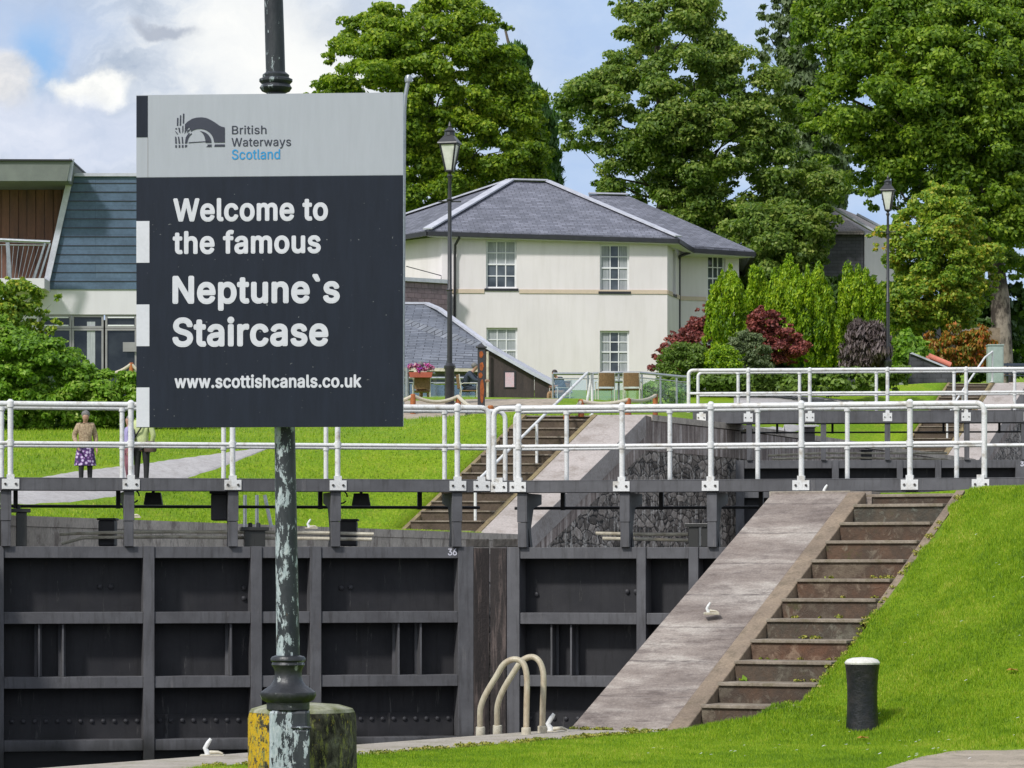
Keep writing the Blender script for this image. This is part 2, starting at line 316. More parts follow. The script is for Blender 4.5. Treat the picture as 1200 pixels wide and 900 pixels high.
MT['rail_stain'] = mat('rust_stained_cream_tube', (.50, .46, .34), (.36, .28, .18), 7, .45, 0, .15, 50, streak=(1, 1, .4))
MT['orange'] = mat('orange_wood_stain', (.42, .13, .03), (.28, .08, .025), 4, .7)
MT['rope'] = mat('pale_rope', (.60, .55, .44), (.45, .40, .3), 30, .9)
MT['rust'] = mat('bright_rust', (.38, .10, .02), (.20, .05, .015), 9, .9, 0, .4, 40)
MT['wicker'] = mat('brown_wicker', (.24, .14, .06), (.14, .08, .035), 25, .8)
MT['seatpaint'] = mat('cream_chair_frame', (.62, .6, .52), (.5, .48, .4), 5, .5)
MT['notice'] = mat('pink_notice_paper', (.62, .40, .44), (.55, .45, .5), 8, .8)
MT['cabinet'] = mat('pale_green_cabinet_paint', (.34, .42, .37), (.27, .34, .30), 4, .6)
MT['lid'] = mat('coral_pipe_paint', (.75, .24, .16), (.6, .18, .12), 5, .6)
MT['lantern_glass'] = mat('frosted_lantern_glass', (.66, .67, .60), (.5, .52, .46), 4, .15, fine=.03)
MT['petal'] = m_leaf('mixed_flower_petals', [(.5, .35, .03), (.2, .05, .35), (.6, .05, .3), (.65, .45, .5), (.1, .2, .03)], .2)
MT['terracotta'] = mat('red_planter', (.42, .09, .05), (.32, .07, .04), 5, .7)
# people
MT['skin'] = mat('skin', (.42, .24, .17), (.36, .20, .14), 9, .55, fine=.04)
MT['hair_grey'] = mat('grey_hair', (.22, .21, .20), (.10, .095, .09), 30, .7)
MT['hair_dark'] = mat('dark_hair', (.045, .03, .022), (.025, .018, .014), 30, .6)
MT['c_beige'] = mat('beige_knit', (.50, .38, .25), (.24, .16, .10), 26, .9, 0, .8, 40)
def m_floral():
    nt = NT('purple_floral_cloth'); co = coords(nt)
    v = nt.n('ShaderNodeTexVoronoi'); v.inputs['Scale'].default_value = 13; nt.l(co, v.inputs['Vector'])
    col = nt.ramp(v.outputs['Distance'], [(.30, (.50, .42, .58)), (.42, (.16, .05, .22)), (.6, (.035, .02, .08))])
    return nt.finish(col, .85)
MT['c_floral'] = m_floral()
MT['c_black'] = mat('black_cloth', (.012, .012, .014), (.02, .02, .022), 8, .85)
MT['c_lime'] = mat('pale_lime_cardigan', (.55, .60, .30), (.45, .5, .24), 10, .9)
MT['c_lilac'] = mat('lilac_cloth', (.38, .33, .58), (.3, .26, .48), 8, .9)
MT['c_pink'] = mat('dusky_pink_cloth', (.30, .12, .15), (.22, .09, .11), 8, .9)
MT['c_slate'] = mat('slate_blue_jacket', (.045, .06, .085), (.03, .04, .06), 8, .9)
MT['c_tan'] = mat('tan_trousers', (.36, .22, .12), (.28, .17, .09), 8, .9)
MT['c_cream'] = mat('cream_cloth', (.55, .48, .38), (.42, .36, .28), 8, .9)
MT['c_blue'] = mat('bright_blue_cloth', (.06, .22, .55), (.05, .17, .42), 8, .8)
MT['bag'] = mat('brown_bag', (.10, .06, .05), (.06, .04, .03), 12, .6)
# ------------------------------------------------------------------ mesh helpers
ROOT = {}
def tag(o, label=None, cat=None, group=None, kind=None):
    if label: o['label'] = label
    if cat: o['category'] = cat
    if group: o['group'] = group
    if kind: o['kind'] = kind
    return o
def empty(name, loc, label, cat, group=None, rz=0.0, kind=None):
    o = bpy.data.objects.new(name, None); COL.objects.link(o)
    o.location = loc; o.rotation_euler = (0, 0, rz); o.empty_display_size = .2
    tag(o, label, cat, group, kind); ROOT[o.name] = Vector(loc); return o
class MB:
    def __init__(s): s.v = []; s.f = []; s.mi = []; s.m = 0
    def add(s, vs, fs):
        n = len(s.v); s.v += [Vector(x) for x in vs]
        for q in fs: s.f.append([n+i for i in q]); s.mi.append(s.m)
        return s
    def box(s, x0, x1, y0, y1, z0, z1):
        return s.add([(x0, y0, z0), (x1, y0, z0), (x1, y1, z0), (x0, y1, z0), (x0, y0, z1), (x1, y0, z1), (x1, y1, z1), (x0, y1, z1)],
                     [(0, 3, 2, 1), (4, 5, 6, 7), (0, 1, 5, 4), (1, 2, 6, 5), (2, 3, 7, 6), (3, 0, 4, 7)])
    def prism(s, pts, off):
        """closed solid: polygon pts swept by off"""
        n = len(pts); off = Vector(off); a = [Vector(p) for p in pts]
        nrm = Vector((0, 0, 0))
        for i in range(n): nrm += a[i].cross(a[(i+1) % n])
        if nrm.dot(off) > 0: a = a[::-1]
        vs = a+[p+off for p in a]
        return s.add(vs, [list(range(n)), [n+i for i in range(n)][::-1]]+[[(i+1) % n, i, n+i, n+(i+1) % n] for i in range(n)])
    def bar(s, a, b, w, h=None, up=(0, 0, 1)):
        a, b = Vector(a), Vector(b); d = (b-a).normalized(); up = Vector(up)
        if abs(d.dot(up)) > .99: up = Vector((0, 1, 0))
        x = d.cross(up).normalized(); z = x.cross(d); h = h or w
        q = [a+x*(i*w/2)+z*(j*h/2) for i, j in ((-1, -1), (1, -1), (1, 1), (-1, 1))]
        return s.prism(q, b-a)
    def tube(s, pts, r, n=10, caps=True):
        pts = [Vector(p) for p in pts]; m = len(pts)
        rs = r if isinstance(r, (list, tuple)) else [r]*m
        vs = []; prev = None
        for i, p in enumerate(pts):
            d = (pts[min(i+1, m-1)]-pts[max(i-1, 0)]).normalized()
            if prev is None:
                u = d.cross(Vector((0, 0, 1)))
                if u.length < .05: u = d.cross(Vector((0, 1, 0)))
            else: u = prev-d*prev.dot(d)
            u.normalize(); prev = u; w = d.cross(u)
            for k in range(n):
                t = 2*math.pi*k/n; vs.append(p+(u*math.cos(t)+w*math.sin(t))*rs[i])
        fs = [(i*n+k, i*n+(k+1) % n, (i+1)*n+(k+1) % n, (i+1)*n+k) for i in range(m-1) for k in range(n)]
        if caps: fs += [list(range(n))[::-1], [(m-1)*n+k for k in range(n)]]
        return s.add(vs, fs)
    def lathe(s, prof, c=(0, 0, 0), n=24, sx=1.0, sy=1.0, rot=0.0):
        c = Vector(c); vs = []; m = len(prof)
        for r, z in prof:
            for k in range(n):
                t = 2*math.pi*k/n+rot; vs.append(c+Vector((r*math.cos(t)*sx, r*math.sin(t)*sy, z)))
        fs = [(i*n+k, i*n+(k+1) % n, (i+1)*n+(k+1) % n, (i+1)*n+k) for i in range(m-1) for k in range(n)]
        fs += [list(range(n))[::-1], [(m-1)*n+k for k in range(n)]]
        return s.add(vs, fs)
    def ball(s, c, rx, ry=None, rz=None, n=12):
        ry = ry or rx; rz = rz or rx
        return s.lathe([(max(.02, math.sin(math.pi*i/8)), -math.cos(math.pi*i/8)) for i in range(9)], (0, 0, 0), n).xf_last(9*n, lambda p: Vector((p.x*rx, p.y*ry, p.z*rz))+Vector(c))
    def xf_last(s, k, fn):
        for i in range(len(s.v)-k, len(s.v)): s.v[i] = fn(s.v[i])
        return s
    def build(s, name, mats, parent=None, off=None, bevel=0.0, smooth=False, world=True, label=None, at=None):
        me = bpy.data.meshes.new(name)
        o = None
        d = Vector((0, 0, 0))
        if at is not None: d = -Vector(at) if world else Vector((0, 0, 0))
        elif off is not None: d = Vector(off)
        elif parent is not None and world: d = -ROOT[parent.name]
        me.from_pydata([tuple(p+d) for p in s.v], [], s.f)
        for m in (mats if isinstance(mats, (list, tuple)) else [mats]): me.materials.append(MT[m] if isinstance(m, str) else m)
        me.polygons.foreach_set('material_index', s.mi)
        # UVs in metres on every face: u level, v up the slope
        uv = me.uv_layers.new(name='UVMap').data
        for p in me.polygons:
            n = p.normal; u = Vector((-n.y, n.x, 0))
            u = Vector((1, 0, 0)) if u.length < .02 else u.normalized()
            w = n.cross(u)
            if w.z < 0: w = -w
            for li in p.loop_indices:
                q = me.vertices[me.loops[li].vertex_index].co-d
                uv[li].uv = (q.dot(u), q.dot(w))
        if smooth:
            me.polygons.foreach_set('use_smooth', [True]*len(me.polygons))
            me.set_sharp_from_angle(angle=math.radians(38))
        o = bpy.data.objects.new(name, me); COL.objects.link(o)
        if bevel:
            b = o.modifiers.new('bevel', 'BEVEL'); b.width = bevel; b.segments = 2; b.limit_method = 'ANGLE'; b.angle_limit = math.radians(40)
        if parent is not None:
            o.parent = parent; ROOT[o.name] = ROOT[parent.name] if world else Vector((0, 0, 0))
        else:
            ROOT[o.name] = Vector(at) if at is not None else Vector((0, 0, 0))
            o.location = ROOT[o.name]
        if label: o['label'] = label
        return o
def arc(c, r, a0, a1, n, ax, az):
    """points on an arc in the plane ax, az"""
    return [Vector(c)+Vector(ax)*r*math.cos(a0+(a1-a0)*i/n)+Vector(az)*r*math.sin(a0+(a1-a0)*i/n) for i in range(n+1)]
def interp(x, xs, ys): return float(np.interp(x, xs, ys))
def smooth01(t):
    t = np.clip(t, 0, 1); return t*t*(3-2*t)
# ------------------------------------------------------------------ lie of the land
# camera at the origin; D = distance along +Y.  Left edge of the canal (X as a function of D)
WLD = [-20, 5, 30, 46, 74, 81, 87, 115, 122, 190, 420]
WLX = [-32, -22, -12, -7.1, .28, 3.2, 5.85, 15.7, 18.4, 42, 120]
def WL(D): return np.interp(D, WLD, WLX)
def kk(u, a, b): return smooth01((u-a)/(b-a))
def zleft(u, D):
    k = kk(u, 2.9, 13)
    a0 = 73.6+(53-73.6)*k; a1 = 80.9+(89-80.9)*k
    t = np.clip((D-a0)/(a1-a0), 0, 1); t = t+(smooth01(t)-t)*k
    k2 = kk(u, 3.0, 8)
    t2 = np.clip((D-114.6)/7.4, 0, 1)*3.0
    prof = np.interp(D, [84, 88, 99, 112, 120, 126, 138], [0, .05, 1.25, 1.5, 2.4, 3.0, 3.2])
    t2 = t2+(prof-t2)*k2
    return .70+2.92*t+t2+np.clip(D-138, 0, None)*.075+.18*np.sin(D*.31+u*.2)*kk(u, 4, 12)*.4
def sheet(name, X, Y, Z, m, kind='structure', label=None, cat=None):
    r, c = X.shape; v = np.stack([X, Y, Z], -1).reshape(-1, 3)
    i = np.arange(r*c).reshape(r, c); q = np.stack([i[:-1, :-1], i[:-1, 1:], i[1:, 1:], i[1:, :-1]], -1).reshape(-1, 4)
    me = bpy.data.meshes.new(name); me.from_pydata(v.tolist(), [], q.tolist()); me.materials.append(MT[m])
    me.polygons.foreach_set('use_smooth', [True]*len(q)); me.update()
    if me.polygons[len(q)//2].normal.z < 0: me.flip_normals()
    o = bpy.data.objects.new(name, me); COL.objects.link(o); tag(o, label, cat, None, kind); ROOT[name] = Vector((0, 0, 0)); return o
us = np.concatenate([[.55, 2.78, 2.84], np.arange(3.2, 14, .6), np.arange(15, 40, 2.0), np.arange(44, 140, 8.0)])
Ds = np.concatenate([np.arange(-20, 44, 8), np.arange(45, 130, .45), np.arange(132, 430, 12.0)])
DD, UU = np.meshgrid(Ds, us, indexing='ij')
ZZ = zleft(UU, DD)
hole = (UU < 2.8) & (((DD > 73.4) & (DD < 81.2)) | ((DD > 114.4) & (DD < 122.3)))
ZZ = np.where(hole, ZZ-.55, ZZ)
sheet('grass_bank', WL(DD)-UU, DD, ZZ, 'grass_far', label='green hillside rising beside the locks', cat='bank')
# right bank, where the camera stands: w across (right), t along the canal
O2 = np.array([.51, 31.25]); dv = np.array([.4305, .9026]); rv = np.array([.9026, -.4305])
def R2(w, t): return O2[0]+dv[0]*t+rv[0]*w, O2[1]+dv[1]*t+rv[1]*w
def wedge(t): return np.interp(t, [-60, -25, -6.2, 0, 40], [-9, -3.3, -.83, 0, 0])
def zright(w, t):
    """w measured from the canal edge"""
    s = smooth01((t+1.7)/7.0); s2 = np.clip(t/5.15, 0, 1)
    z = -1.5+2.28*s*np.where(t < 0, kk(w, .95, 2.3), 1.0)
    z = z-.09*np.exp(-((w-3.2)/1.0)**2-((t+.3)/1.0)**2)
    k = 1-kk(w, 2.3, 3.7); z = np.where(t > 0, z*(1-k)+(-1.5+2.28*s2+.03)*k, z)
    z = z+.05*np.sin(w*1.3+t*.7)*kk(w, 2.5, 4)*np.clip((t+2)/3, 0, 1)
    return np.where((w < 2.1) & (t > -.3), -1.5+2.28*s2, z)
def wt(X, D):
    dx, dy = X-O2[0], D-O2[1]; return dx*rv[0]+dy*rv[1], dx*dv[0]+dy*dv[1]
ws = np.concatenate([[.02, .9, 1.6, 2.10, 2.16], np.arange(2.3, 8, .25), np.arange(8.5, 30, 2), [40, 60, 90]])
ts = np.concatenate([np.arange(-60, -8, 3), np.arange(-7, 9, .2), np.arange(9, 42, 1.5)])
TT, WW = np.meshgrid(ts, ws, indexing='ij')
Z2 = zright(WW, TT)
Z2 = np.where((WW < 2.12) & (TT > -.25) & (TT < 5.4), Z2-.5, Z2)
Z2 = np.where((WW < 1.0) & (TT <= -.25), Z2-.03, Z2)
X2, Y2 = R2(WW+wedge(TT), TT)
sheet('near_bank', X2, Y2, Z2, 'grass', label='green grass bank beside the near staircase', cat='bank')
def hit(px, py, side='L'):
    """where the sight line through a photo pixel meets the land"""
    prev = None
    for D in np.arange(22 if side == 'R' else 47, 200, .1):
        X = (px-CX)*D/F; z = (HY-py)*D/F
        if side == 'L':
            u = WL(D)-X
            if u < .5: continue
            g = zleft(u, D)
        else:
            w, t = wt(X, D); g = zright(w-wedge(t), t)
        if z <= g and prev is not None: return Vector((X, D, float(g)))
        prev = 1
        if z <= g: return Vector((X, D, float(g)))
    return Vector((X, D, float(g)))
# big ground sheet out to the horizon
g = MB(); g.add([(-3000, -500, -4.6), (3000, -500, -4.6), (3000, 5000, -4.6), (-3000, 5000, -4.6)], [(0, 1, 2, 3)])
tag(g.build('ground', 'dull'), 'low green land out to the horizon', 'ground', kind='structure')
# paths
def ribbon(name, top, bot, side, m, n=60, k=12, lift=.018, label=None):
    xs = np.linspace(0, 1, n)
    def pl(pts, t):
        pts = np.array(pts, float); d = np.linspace(0, 1, len(pts)); return np.interp(t, d, pts[:, 0]), np.interp(t, d, pts[:, 1])
    G = np.zeros((n, k, 3))
    for i, t in enumerate(xs):
        a = hit(*pl(top, t), side); b = hit(*pl(bot, t), side)
        for j in range(k):
            q = a.lerp(b, j/(k-1))
            if side == 'L': z = zleft(WL(q.y)-q.x, q.y)
            else:
                w, tt = wt(q.x, q.y); z = zright(w-wedge(tt), tt)
            G[i, j] = (q.x, q.y, z+(lift if 0 < j < k-1 else -.04))
    return sheet(name, G[..., 0], G[..., 1], G[..., 2], m, label=label, cat='path')
ribbon('path', [(-60, 575), (30, 562), (80, 552), (140, 545), (200, 538), (260, 531), (318, 524)],
       [(-60, 592), (30, 593), (80, 592), (140, 584), (200, 569), (260, 549), (318, 525)], 'L', 'gravel', label='pale gravel path crossing the grass bank')
ribbon('terrace_path', [(860, 461), (910, 463), (960, 466), (1000, 470)], [(860, 474), (910, 474), (960, 474.5), (1000, 473)], 'L', 'gravel', label='pale strip of path behind the upper lock')
ribbon('lockside_path', [(880, 497), (920, 497), (960, 499)], [(880, 512), (920, 509), (960, 500)], 'L', 'gravel', label='pale path beside the upper lock chamber')
ribbon('terrace_paving', [(400, 467), (520, 467), (620, 467), (655, 467)], [(400, 497), (520, 489), (620, 482), (650, 476)], 'L', 'tarmac', label='dusty paving in front of the terrace fence')
ribbon('footpath', [(1030, 903), (1080, 886), (1140, 876), (1230, 871)], [(1030, 960), (1080, 960), (1140, 960), (1230, 960)], 'R', 'tarmac', n=40, lift=.02, label='worn stone footpath in the near corner')
# water in the three chambers
def water(D0, D1, z):
    b = MB(); b.add([(float(WL(D0))-.3, D0, z), (float(WL(D0))+13.5, D0, z), (float(WL(D1))+13.5, D1, z), (float(WL(D1))-.3, D1, z)], [(0, 1, 2, 3)])
    tag(b.build('water', 'water'), 'dark canal water', 'water', kind='structure')
water(5, 45.6, -3.5); water(47.5, 85.5, -.5); water(87.5, 150, 2.3)
# ------------------------------------------------------------------ lock walls
def strip(b, pts, nrm, th):
    """pts: list of (x, y, ztop, zbot): solid wall, thickness th along nrm"""
    n = len(pts); nrm = Vector(nrm)*th; vs = []
    for x, y, zt, zb in pts: vs += [Vector((x, y, zt)), Vector((x, y, zb)), Vector((x, y, zt))+nrm, Vector((x, y, zb))+nrm]
    fs = []
    for i in range(n-1):
        a, c = 4*i, 4*i+4
        fs += [(a, a+1, c+1, c), (a+2, c+2, c+3, a+3), (a, c, c+2, a+2), (a+1, a+3, c+3, c+1)]
    fs += [(0, 2, 3, 1), (4*n-4, 4*n-3, 4*n-1, 4*n-2)]
    return b.add(vs, fs)
def ztopL(D): return float(zleft(0.0, D))
def wall_left():
    w = empty('lock_wall', (WL(60), 60, -4), 'dark stained masonry wall of the lock chambers climbing to the right', 'lock wall')
    Dl = sorted(set([5, 18, 30, 46]+list(np.arange(46.5, 73.6, 1.5))+[73.6, 74.5, 76, 78, 80, 80.9, 83, 87]+list(np.arange(89, 114, 2.5))+[114.6, 116, 118, 120, 122, 130, 150, 190]))
    band = [1.0 if (D < 73) else .85 for D in Dl]
    low = MB(); strip(low, [(WL(D)+.0, D, ztopL(D)-bd, -4.5) for D, bd in zip(Dl, band)], (-1, .3, 0), 1.2); low.build('masonry', 'rubble', w)
    bd_ = MB(); strip(bd_, [(WL(D)+.02, D, ztopL(D)-.02-(.13 if D < 73 or 81 < D < 114.5 or D > 122 else .0), ztopL(D)-bd) for D, bd in zip(Dl, band)], (-1, .3, 0), 1.0); bd_.build('concrete_band', 'band', w)
    fc = MB(); strip(fc, [(WL(D)+.035, D, ztopL(D)-.135, ztopL(D)-.42) for D in Dl if D < 73.5], (-1, .3, 0), .5); fc.build('coping_face', 'coping_l', w)
    for a, c in ((5, 73.3), (81.2, 114.4), (122.3, 190)):
        cp = MB(); ds = sorted(set([a, c]+[D for D in Dl if a < D < c]))
        strip(cp, [(WL(D)+.05, D, ztopL(D)+.015, ztopL(D)-.13) for D in ds], (-1, .0, 0), .75); cp.build('coping', 'coping_l', w)
    return w
wall_left()
def wall_right():
    w = empty('lock_wall', (.5, 31, -4), 'near side lock wall with pale coping beside the grass', 'lock wall')
    tl = [-60, -25, -12, -6.2, -3, 0, 1.3, 2.6, 3.9, 5.15, 9, 15.2, 25, 40]
    b = MB(); pts = []
    for t in tl:
        x, y = R2(float(wedge(t)), t); z = float(zright(0.0, t)); pts.append((x, y, z-.05, -4.5))
    strip(b, pts, (.9026, -.4305, 0), .7); b.build('masonry', 'rubble', w)
    b = MB(); pts = []
    for t in [q for q in tl if q <= 0]:
        x, y = R2(float(wedge(t))-.03, t); z = -1.5; pts.append((x, y, z+.02, z-.2))
    strip(b, pts, (.86, -.51, 0), .92); b.build('coping', 'coping', w)
    b = MB(); pts = []
    for t in [q for q in tl if q >= 5.15]:
        x, y = R2(float(wedge(t))-.03, t+.02); z = float(zright(0.0, t)); pts.append((x, y, z+.02, z-.2))
    strip(b, pts, (.9026, -.4305, 0), .9); b.build('coping', 'coping', w)
wall_right()
# ------------------------------------------------------------------ staircases with stone ramps
def stairs(B, T, across, along, n, w0, w1, kerb, rampw, label, rlabel, mats, sunk=.13, outer=True, kerb_group=None):
    """B, T: bottom and top of the ramp's canal-side edge; across: unit vector away from the canal"""
    B, T, across = Vector(B), Vector(T), Vector(across)
    r = empty('stone_ramp', B, rlabel, 'ramp')
    b = MB(); k = 14
    for i in range(k):
        p, q = B.lerp(T, i/k), B.lerp(T, (i+1)/k)
    dn = Vector((0, 0, -.5))
    b.prism([B, B+across*rampw[0], T+across*rampw[1], T], dn)
    # level tongue on top, running back to the gate
    b.build('ramp_slab', mats[0], r, bevel=.01)
    s = empty('staircase', B+across*w0, label, 'staircase')
    up = Vector((0, 0, .012))
    kb = MB(); kb.prism([B+across*(rampw[0]+.003)+up, B+across*w0+up, T+across*(w0+rampw[1]-rampw[0])+up, T+across*(rampw[1]+.003)+up], Vector((0, 0, -.55))); kb.build('kerb', mats[1], s, bevel=.01)
    # steps
    d = T-B; run = Vector((d.x, d.y, 0))/n; rise = d.z/n
    sh = rampw[1]-rampw[0]
    for i in range(n+1):
        o = B+across*(w0+.003+sh*i/n)+run*i+Vector((0, 0, rise*(i)))
        z = o.z-sunk+rise if i < n else o.z-sunk+.1
        if i == n: z = T.z-.02
        a0 = o-run*0.0; wd = w1-w0
        bl = MB()
        def blk(y0, y1, z0, z1, m, x0=0.0, x1=wd):
            bl.m = m; p = a0+run*y0; q = a0+run*y1
            bl.prism([Vector((p.x, p.y, z1))+across*x0, Vector((p.x, p.y, z1))+across*x1, Vector((q.x, q.y, z1))+across*x1, Vector((q.x, q.y, z1))+across*x0], (0, 0, z0-z1))
        blk(0, 1.06 if i < n else 1.0, z-.7, z-.032, 0); blk(-.06, 1.03, z-.032, z, 1, .0, wd-.004)
        bl.build('step', [mats[2], mats[3]], s, bevel=.006)
    if outer:
        kb = MB(); a = .5 if outer == 'half' else 0.0
        p = B.lerp(T, a)+across*(w1+sh*a+.004); q = T+across*(w1+sh+.004); e = across*.09
        kb.prism([p+up, p+e+up, q+e+up, q+up], (0, 0, -.6)); kb.build('side_kerb', mats[1], s)
    return s
ac = Vector((.9026, -.4305, 0))
stairs((.51, 31.25, -1.5), (2.735, 35.9, .78), ac, None, 12, 1.15, 2.12, .2, (.95, .85), 'brown stone steps climbing the near grass bank beside the wide ramp',
       'broad weathered concrete ramp hiding the right end of the near lock gate', ['ramp', 'kerb', 'riser', 'tread'], outer='half')
al = Vector((-1, 0, 0))
stairs((.26, 73.6, .70), (3.18, 80.9, 3.62), al, None, 13, 1.12, 2.68, .2, (1.0, 1.15), 'mossy stone steps with slanting white handrail behind the near gate',
       'pale ramp between the mossy steps and the dark chamber wall', ['ramp_far', 'kerb_far', 'riser_far', 'tread'])
stairs((15.68, 114.6, 3.62), (18.42, 122, 6.6), al, None, 13, 1.35, 2.75, .2, (1.15, 1.15), 'distant stone steps at the right edge beyond the upper gate',
       'distant pale ramp at the right edge beyond the upper gate', ['ramp_far', 'kerb_far', 'riser_far', 'tread'])
# landing between the top of the near ramp and the gate
b = MB(); x0, y0 = R2(0, 5.13); x1, y1 = R2(1.12, 5.13); x2, y2 = R2(1.12, 6.2); x3, y3 = R2(0, 15)
b.prism([(x0, y0, .79), (x1, y1, .79), (x2, y2, .79), (R2(.9, 15)[0], R2(.9, 15)[1], .79), (x3, y3, .79)], (0, 0, -.4))
tag(b.build('ramp_landing', 'ramp', at=(x0, y0, .4)), 'level concrete strip between the wide ramp and the gate walkway', 'landing')
# handrail of the stairs behind the gate
def handrail(pts, posts, label, r=.035):
    base = Vector(posts[0][0]); h = empty('handrail', base, label, 'handrail')
    MB().tube(pts, r, 10).build('rail', 'white', h, smooth=True)
    for a, c in posts:
        MB().tube([a, c], r*.95, 10).lathe([(.09, 0), (.09, .02), (.04, .03)], a, 10).build('post', 'white', h, smooth=True)
def P2(px, py, D): return P(px, py, D)
handrail([P(688, 470, 82), P(694, 437, 82), P(688, 437, 81.8), P(560, 563, 74.4), P(556, 572, 74.2)],
         [(P(557, 626, 74.2), P(557, 567, 74.2)), (P(629, 553, 78), P(629, 497, 78)), (P(694, 487, 82), P(694, 437, 82))],
         'slanting white handrail on the mossy steps behind the near gate')
handrail([P(1163, 412, 122), P(1154, 419, 121.6), P(1118, 473, 117.5), P(1110, 490, 116.4)],
         [(P(1110, 528, 116.4), P(1110, 490, 116.4)), (P(1128, 500, 118.5), P(1128, 458, 118.5)), (P(1163, 448, 122), P(1163, 411, 122))],
         'slanting white handrail on the distant steps at the right edge')
# ------------------------------------------------------------------ lock gates
import os
FONT = None
try: FONT = bpy.data.fonts.load(os.path.join(bpy.utils.resource_path('LOCAL'), 'datafiles', 'fonts', 'Inter.woff2'))   # Blender's own interface face; falls back to the built-in one
except Exception: FONT = None
def text_mesh(txt, bold=0.0, spacing=1.0):
    cu = bpy.data.curves.new('t', 'FONT'); cu.body = txt
    if FONT: cu.font = FONT
    cu.size = 1;  cu.space_character = spacing; cu.resolution_u = 6; cu.fill_mode = 'NONE'
    o = bpy.data.objects.new('t', cu); COL.objects.link(o)
    dg = bpy.context.evaluated_depsgraph_get(); me = bpy.data.meshes.new_from_object(o.evaluated_get(dg))
    from mathutils.geometry import delaunay_2d_cdt
    pv = [x.co.copy() for x in me.vertices]; nb = {}
    for e_ in me.edges: nb.setdefault(e_.vertices[0], []).append(e_.vertices[1]); nb.setdefault(e_.vertices[1], []).append(e_.vertices[0])
    loops, seen = [], set()
    for i in range(len(pv)):
        if i in seen or i not in nb: continue
        lp = [i]; seen.add(i); nxt = [q for q in nb[i] if q == i+1] or nb[i]; cur = nxt[0]
        while cur not in seen: lp.append(cur); seen.add(cur); k = [q for q in nb[cur] if q not in seen]; cur = k[0] if k else lp[0]
        if len(lp) > 2: loops.append(lp)
    A_ = np.array([(p.x, p.y) for p in pv])
    ed = [(lp[k], lp[(k+1) % len(lp)]) for lp in loops for k in range(len(lp))]
    co, _, tr, _, _, _ = delaunay_2d_cdt([Vector((p.x, p.y)) for p in pv], ed, [], 0, 1e-5)
    f = []
    ea = np.array(ed); p0, p1 = A_[ea[:, 0]], A_[ea[:, 1]]
    for t_ in tr:      # keep the triangles with a non-zero winding number
        cx_, cy_ = sum(co[i].x for i in t_)/3, sum(co[i].y for i in t_)/3
        up_ = (p0[:, 1] <= cy_) & (p1[:, 1] > cy_); dn_ = (p0[:, 1] > cy_) & (p1[:, 1] <= cy_)
        side_ = (p1[:, 0]-p0[:, 0])*(cy_-p0[:, 1])-(cx_-p0[:, 0])*(p1[:, 1]-p0[:, 1])
        if int((up_ & (side_ > 0)).sum())-int((dn_ & (side_ < 0)).sum()) != 0: f.append(list(t_))
    v = [Vector((c.x, c.y, 0)) for c in co]
    bpy.data.objects.remove(o); bpy.data.curves.remove(cu); bpy.data.meshes.remove(me); return v, f
def flat_text(b, txt, x0, x1, z0, z1, y, bold=0.0, spacing=1.0, th=.0015):
    """fit lettering to a box in the local xz plane, as thin raised vinyl"""
    v, f = text_mesh(txt, bold, spacing)
    ax, bx = min(p.x for p in v), max(p.x for p in v); az, bz = min(p.y for p in v), max(p.y for p in v)
    mz = max(p.z for p in v); vs = [Vector((x0+(p.x-ax)/(bx-ax)*(x1-x0), y-(p.z-mz)*.012, z0+(p.y-az)/(bz-az)*(z1-z0))) for p in v]
    sc = (z1-z0)/(bz-az)*bold; k = 10 if bold else 0
    b.add(vs, f)
    for i in range(k):     # bolder face: the same glyphs shifted round a small circle, each a hair behind the last
        t = i*2*math.pi/k; b.add([v_+Vector((sc*math.cos(t), .00006*(i+1), sc*math.sin(t))) for v_ in vs], f)
class Leaf:
    def __init__(s, A, B, label, zb):
        s.A, s.B = Vector(A), Vector(B); d = (s.B-s.A); s.L = d.length; s.rz = math.atan2(d.y, d.x); s.d = d.normalized(); s.zb = zb
        s.r = empty('lock_gate', (s.A.x, s.A.y, zb), label, 'lock gate', rz=s.rz)
    def s_(s, px, back=0.0):
        n = Vector((-s.d.y, s.d.x)); ax, ay = s.A.x+n.x*back, s.A.y+n.y*back; k = (px-CX)/F
        return (k*ay-ax)/(s.d.x-k*s.d.y)
    def part(s, b, name, m, bevel=0, smooth=False, parent=None, label=None):
        return b.build(name, m, parent or s.r, off=(0, 0, -s.zb), bevel=bevel, smooth=smooth, label=label)
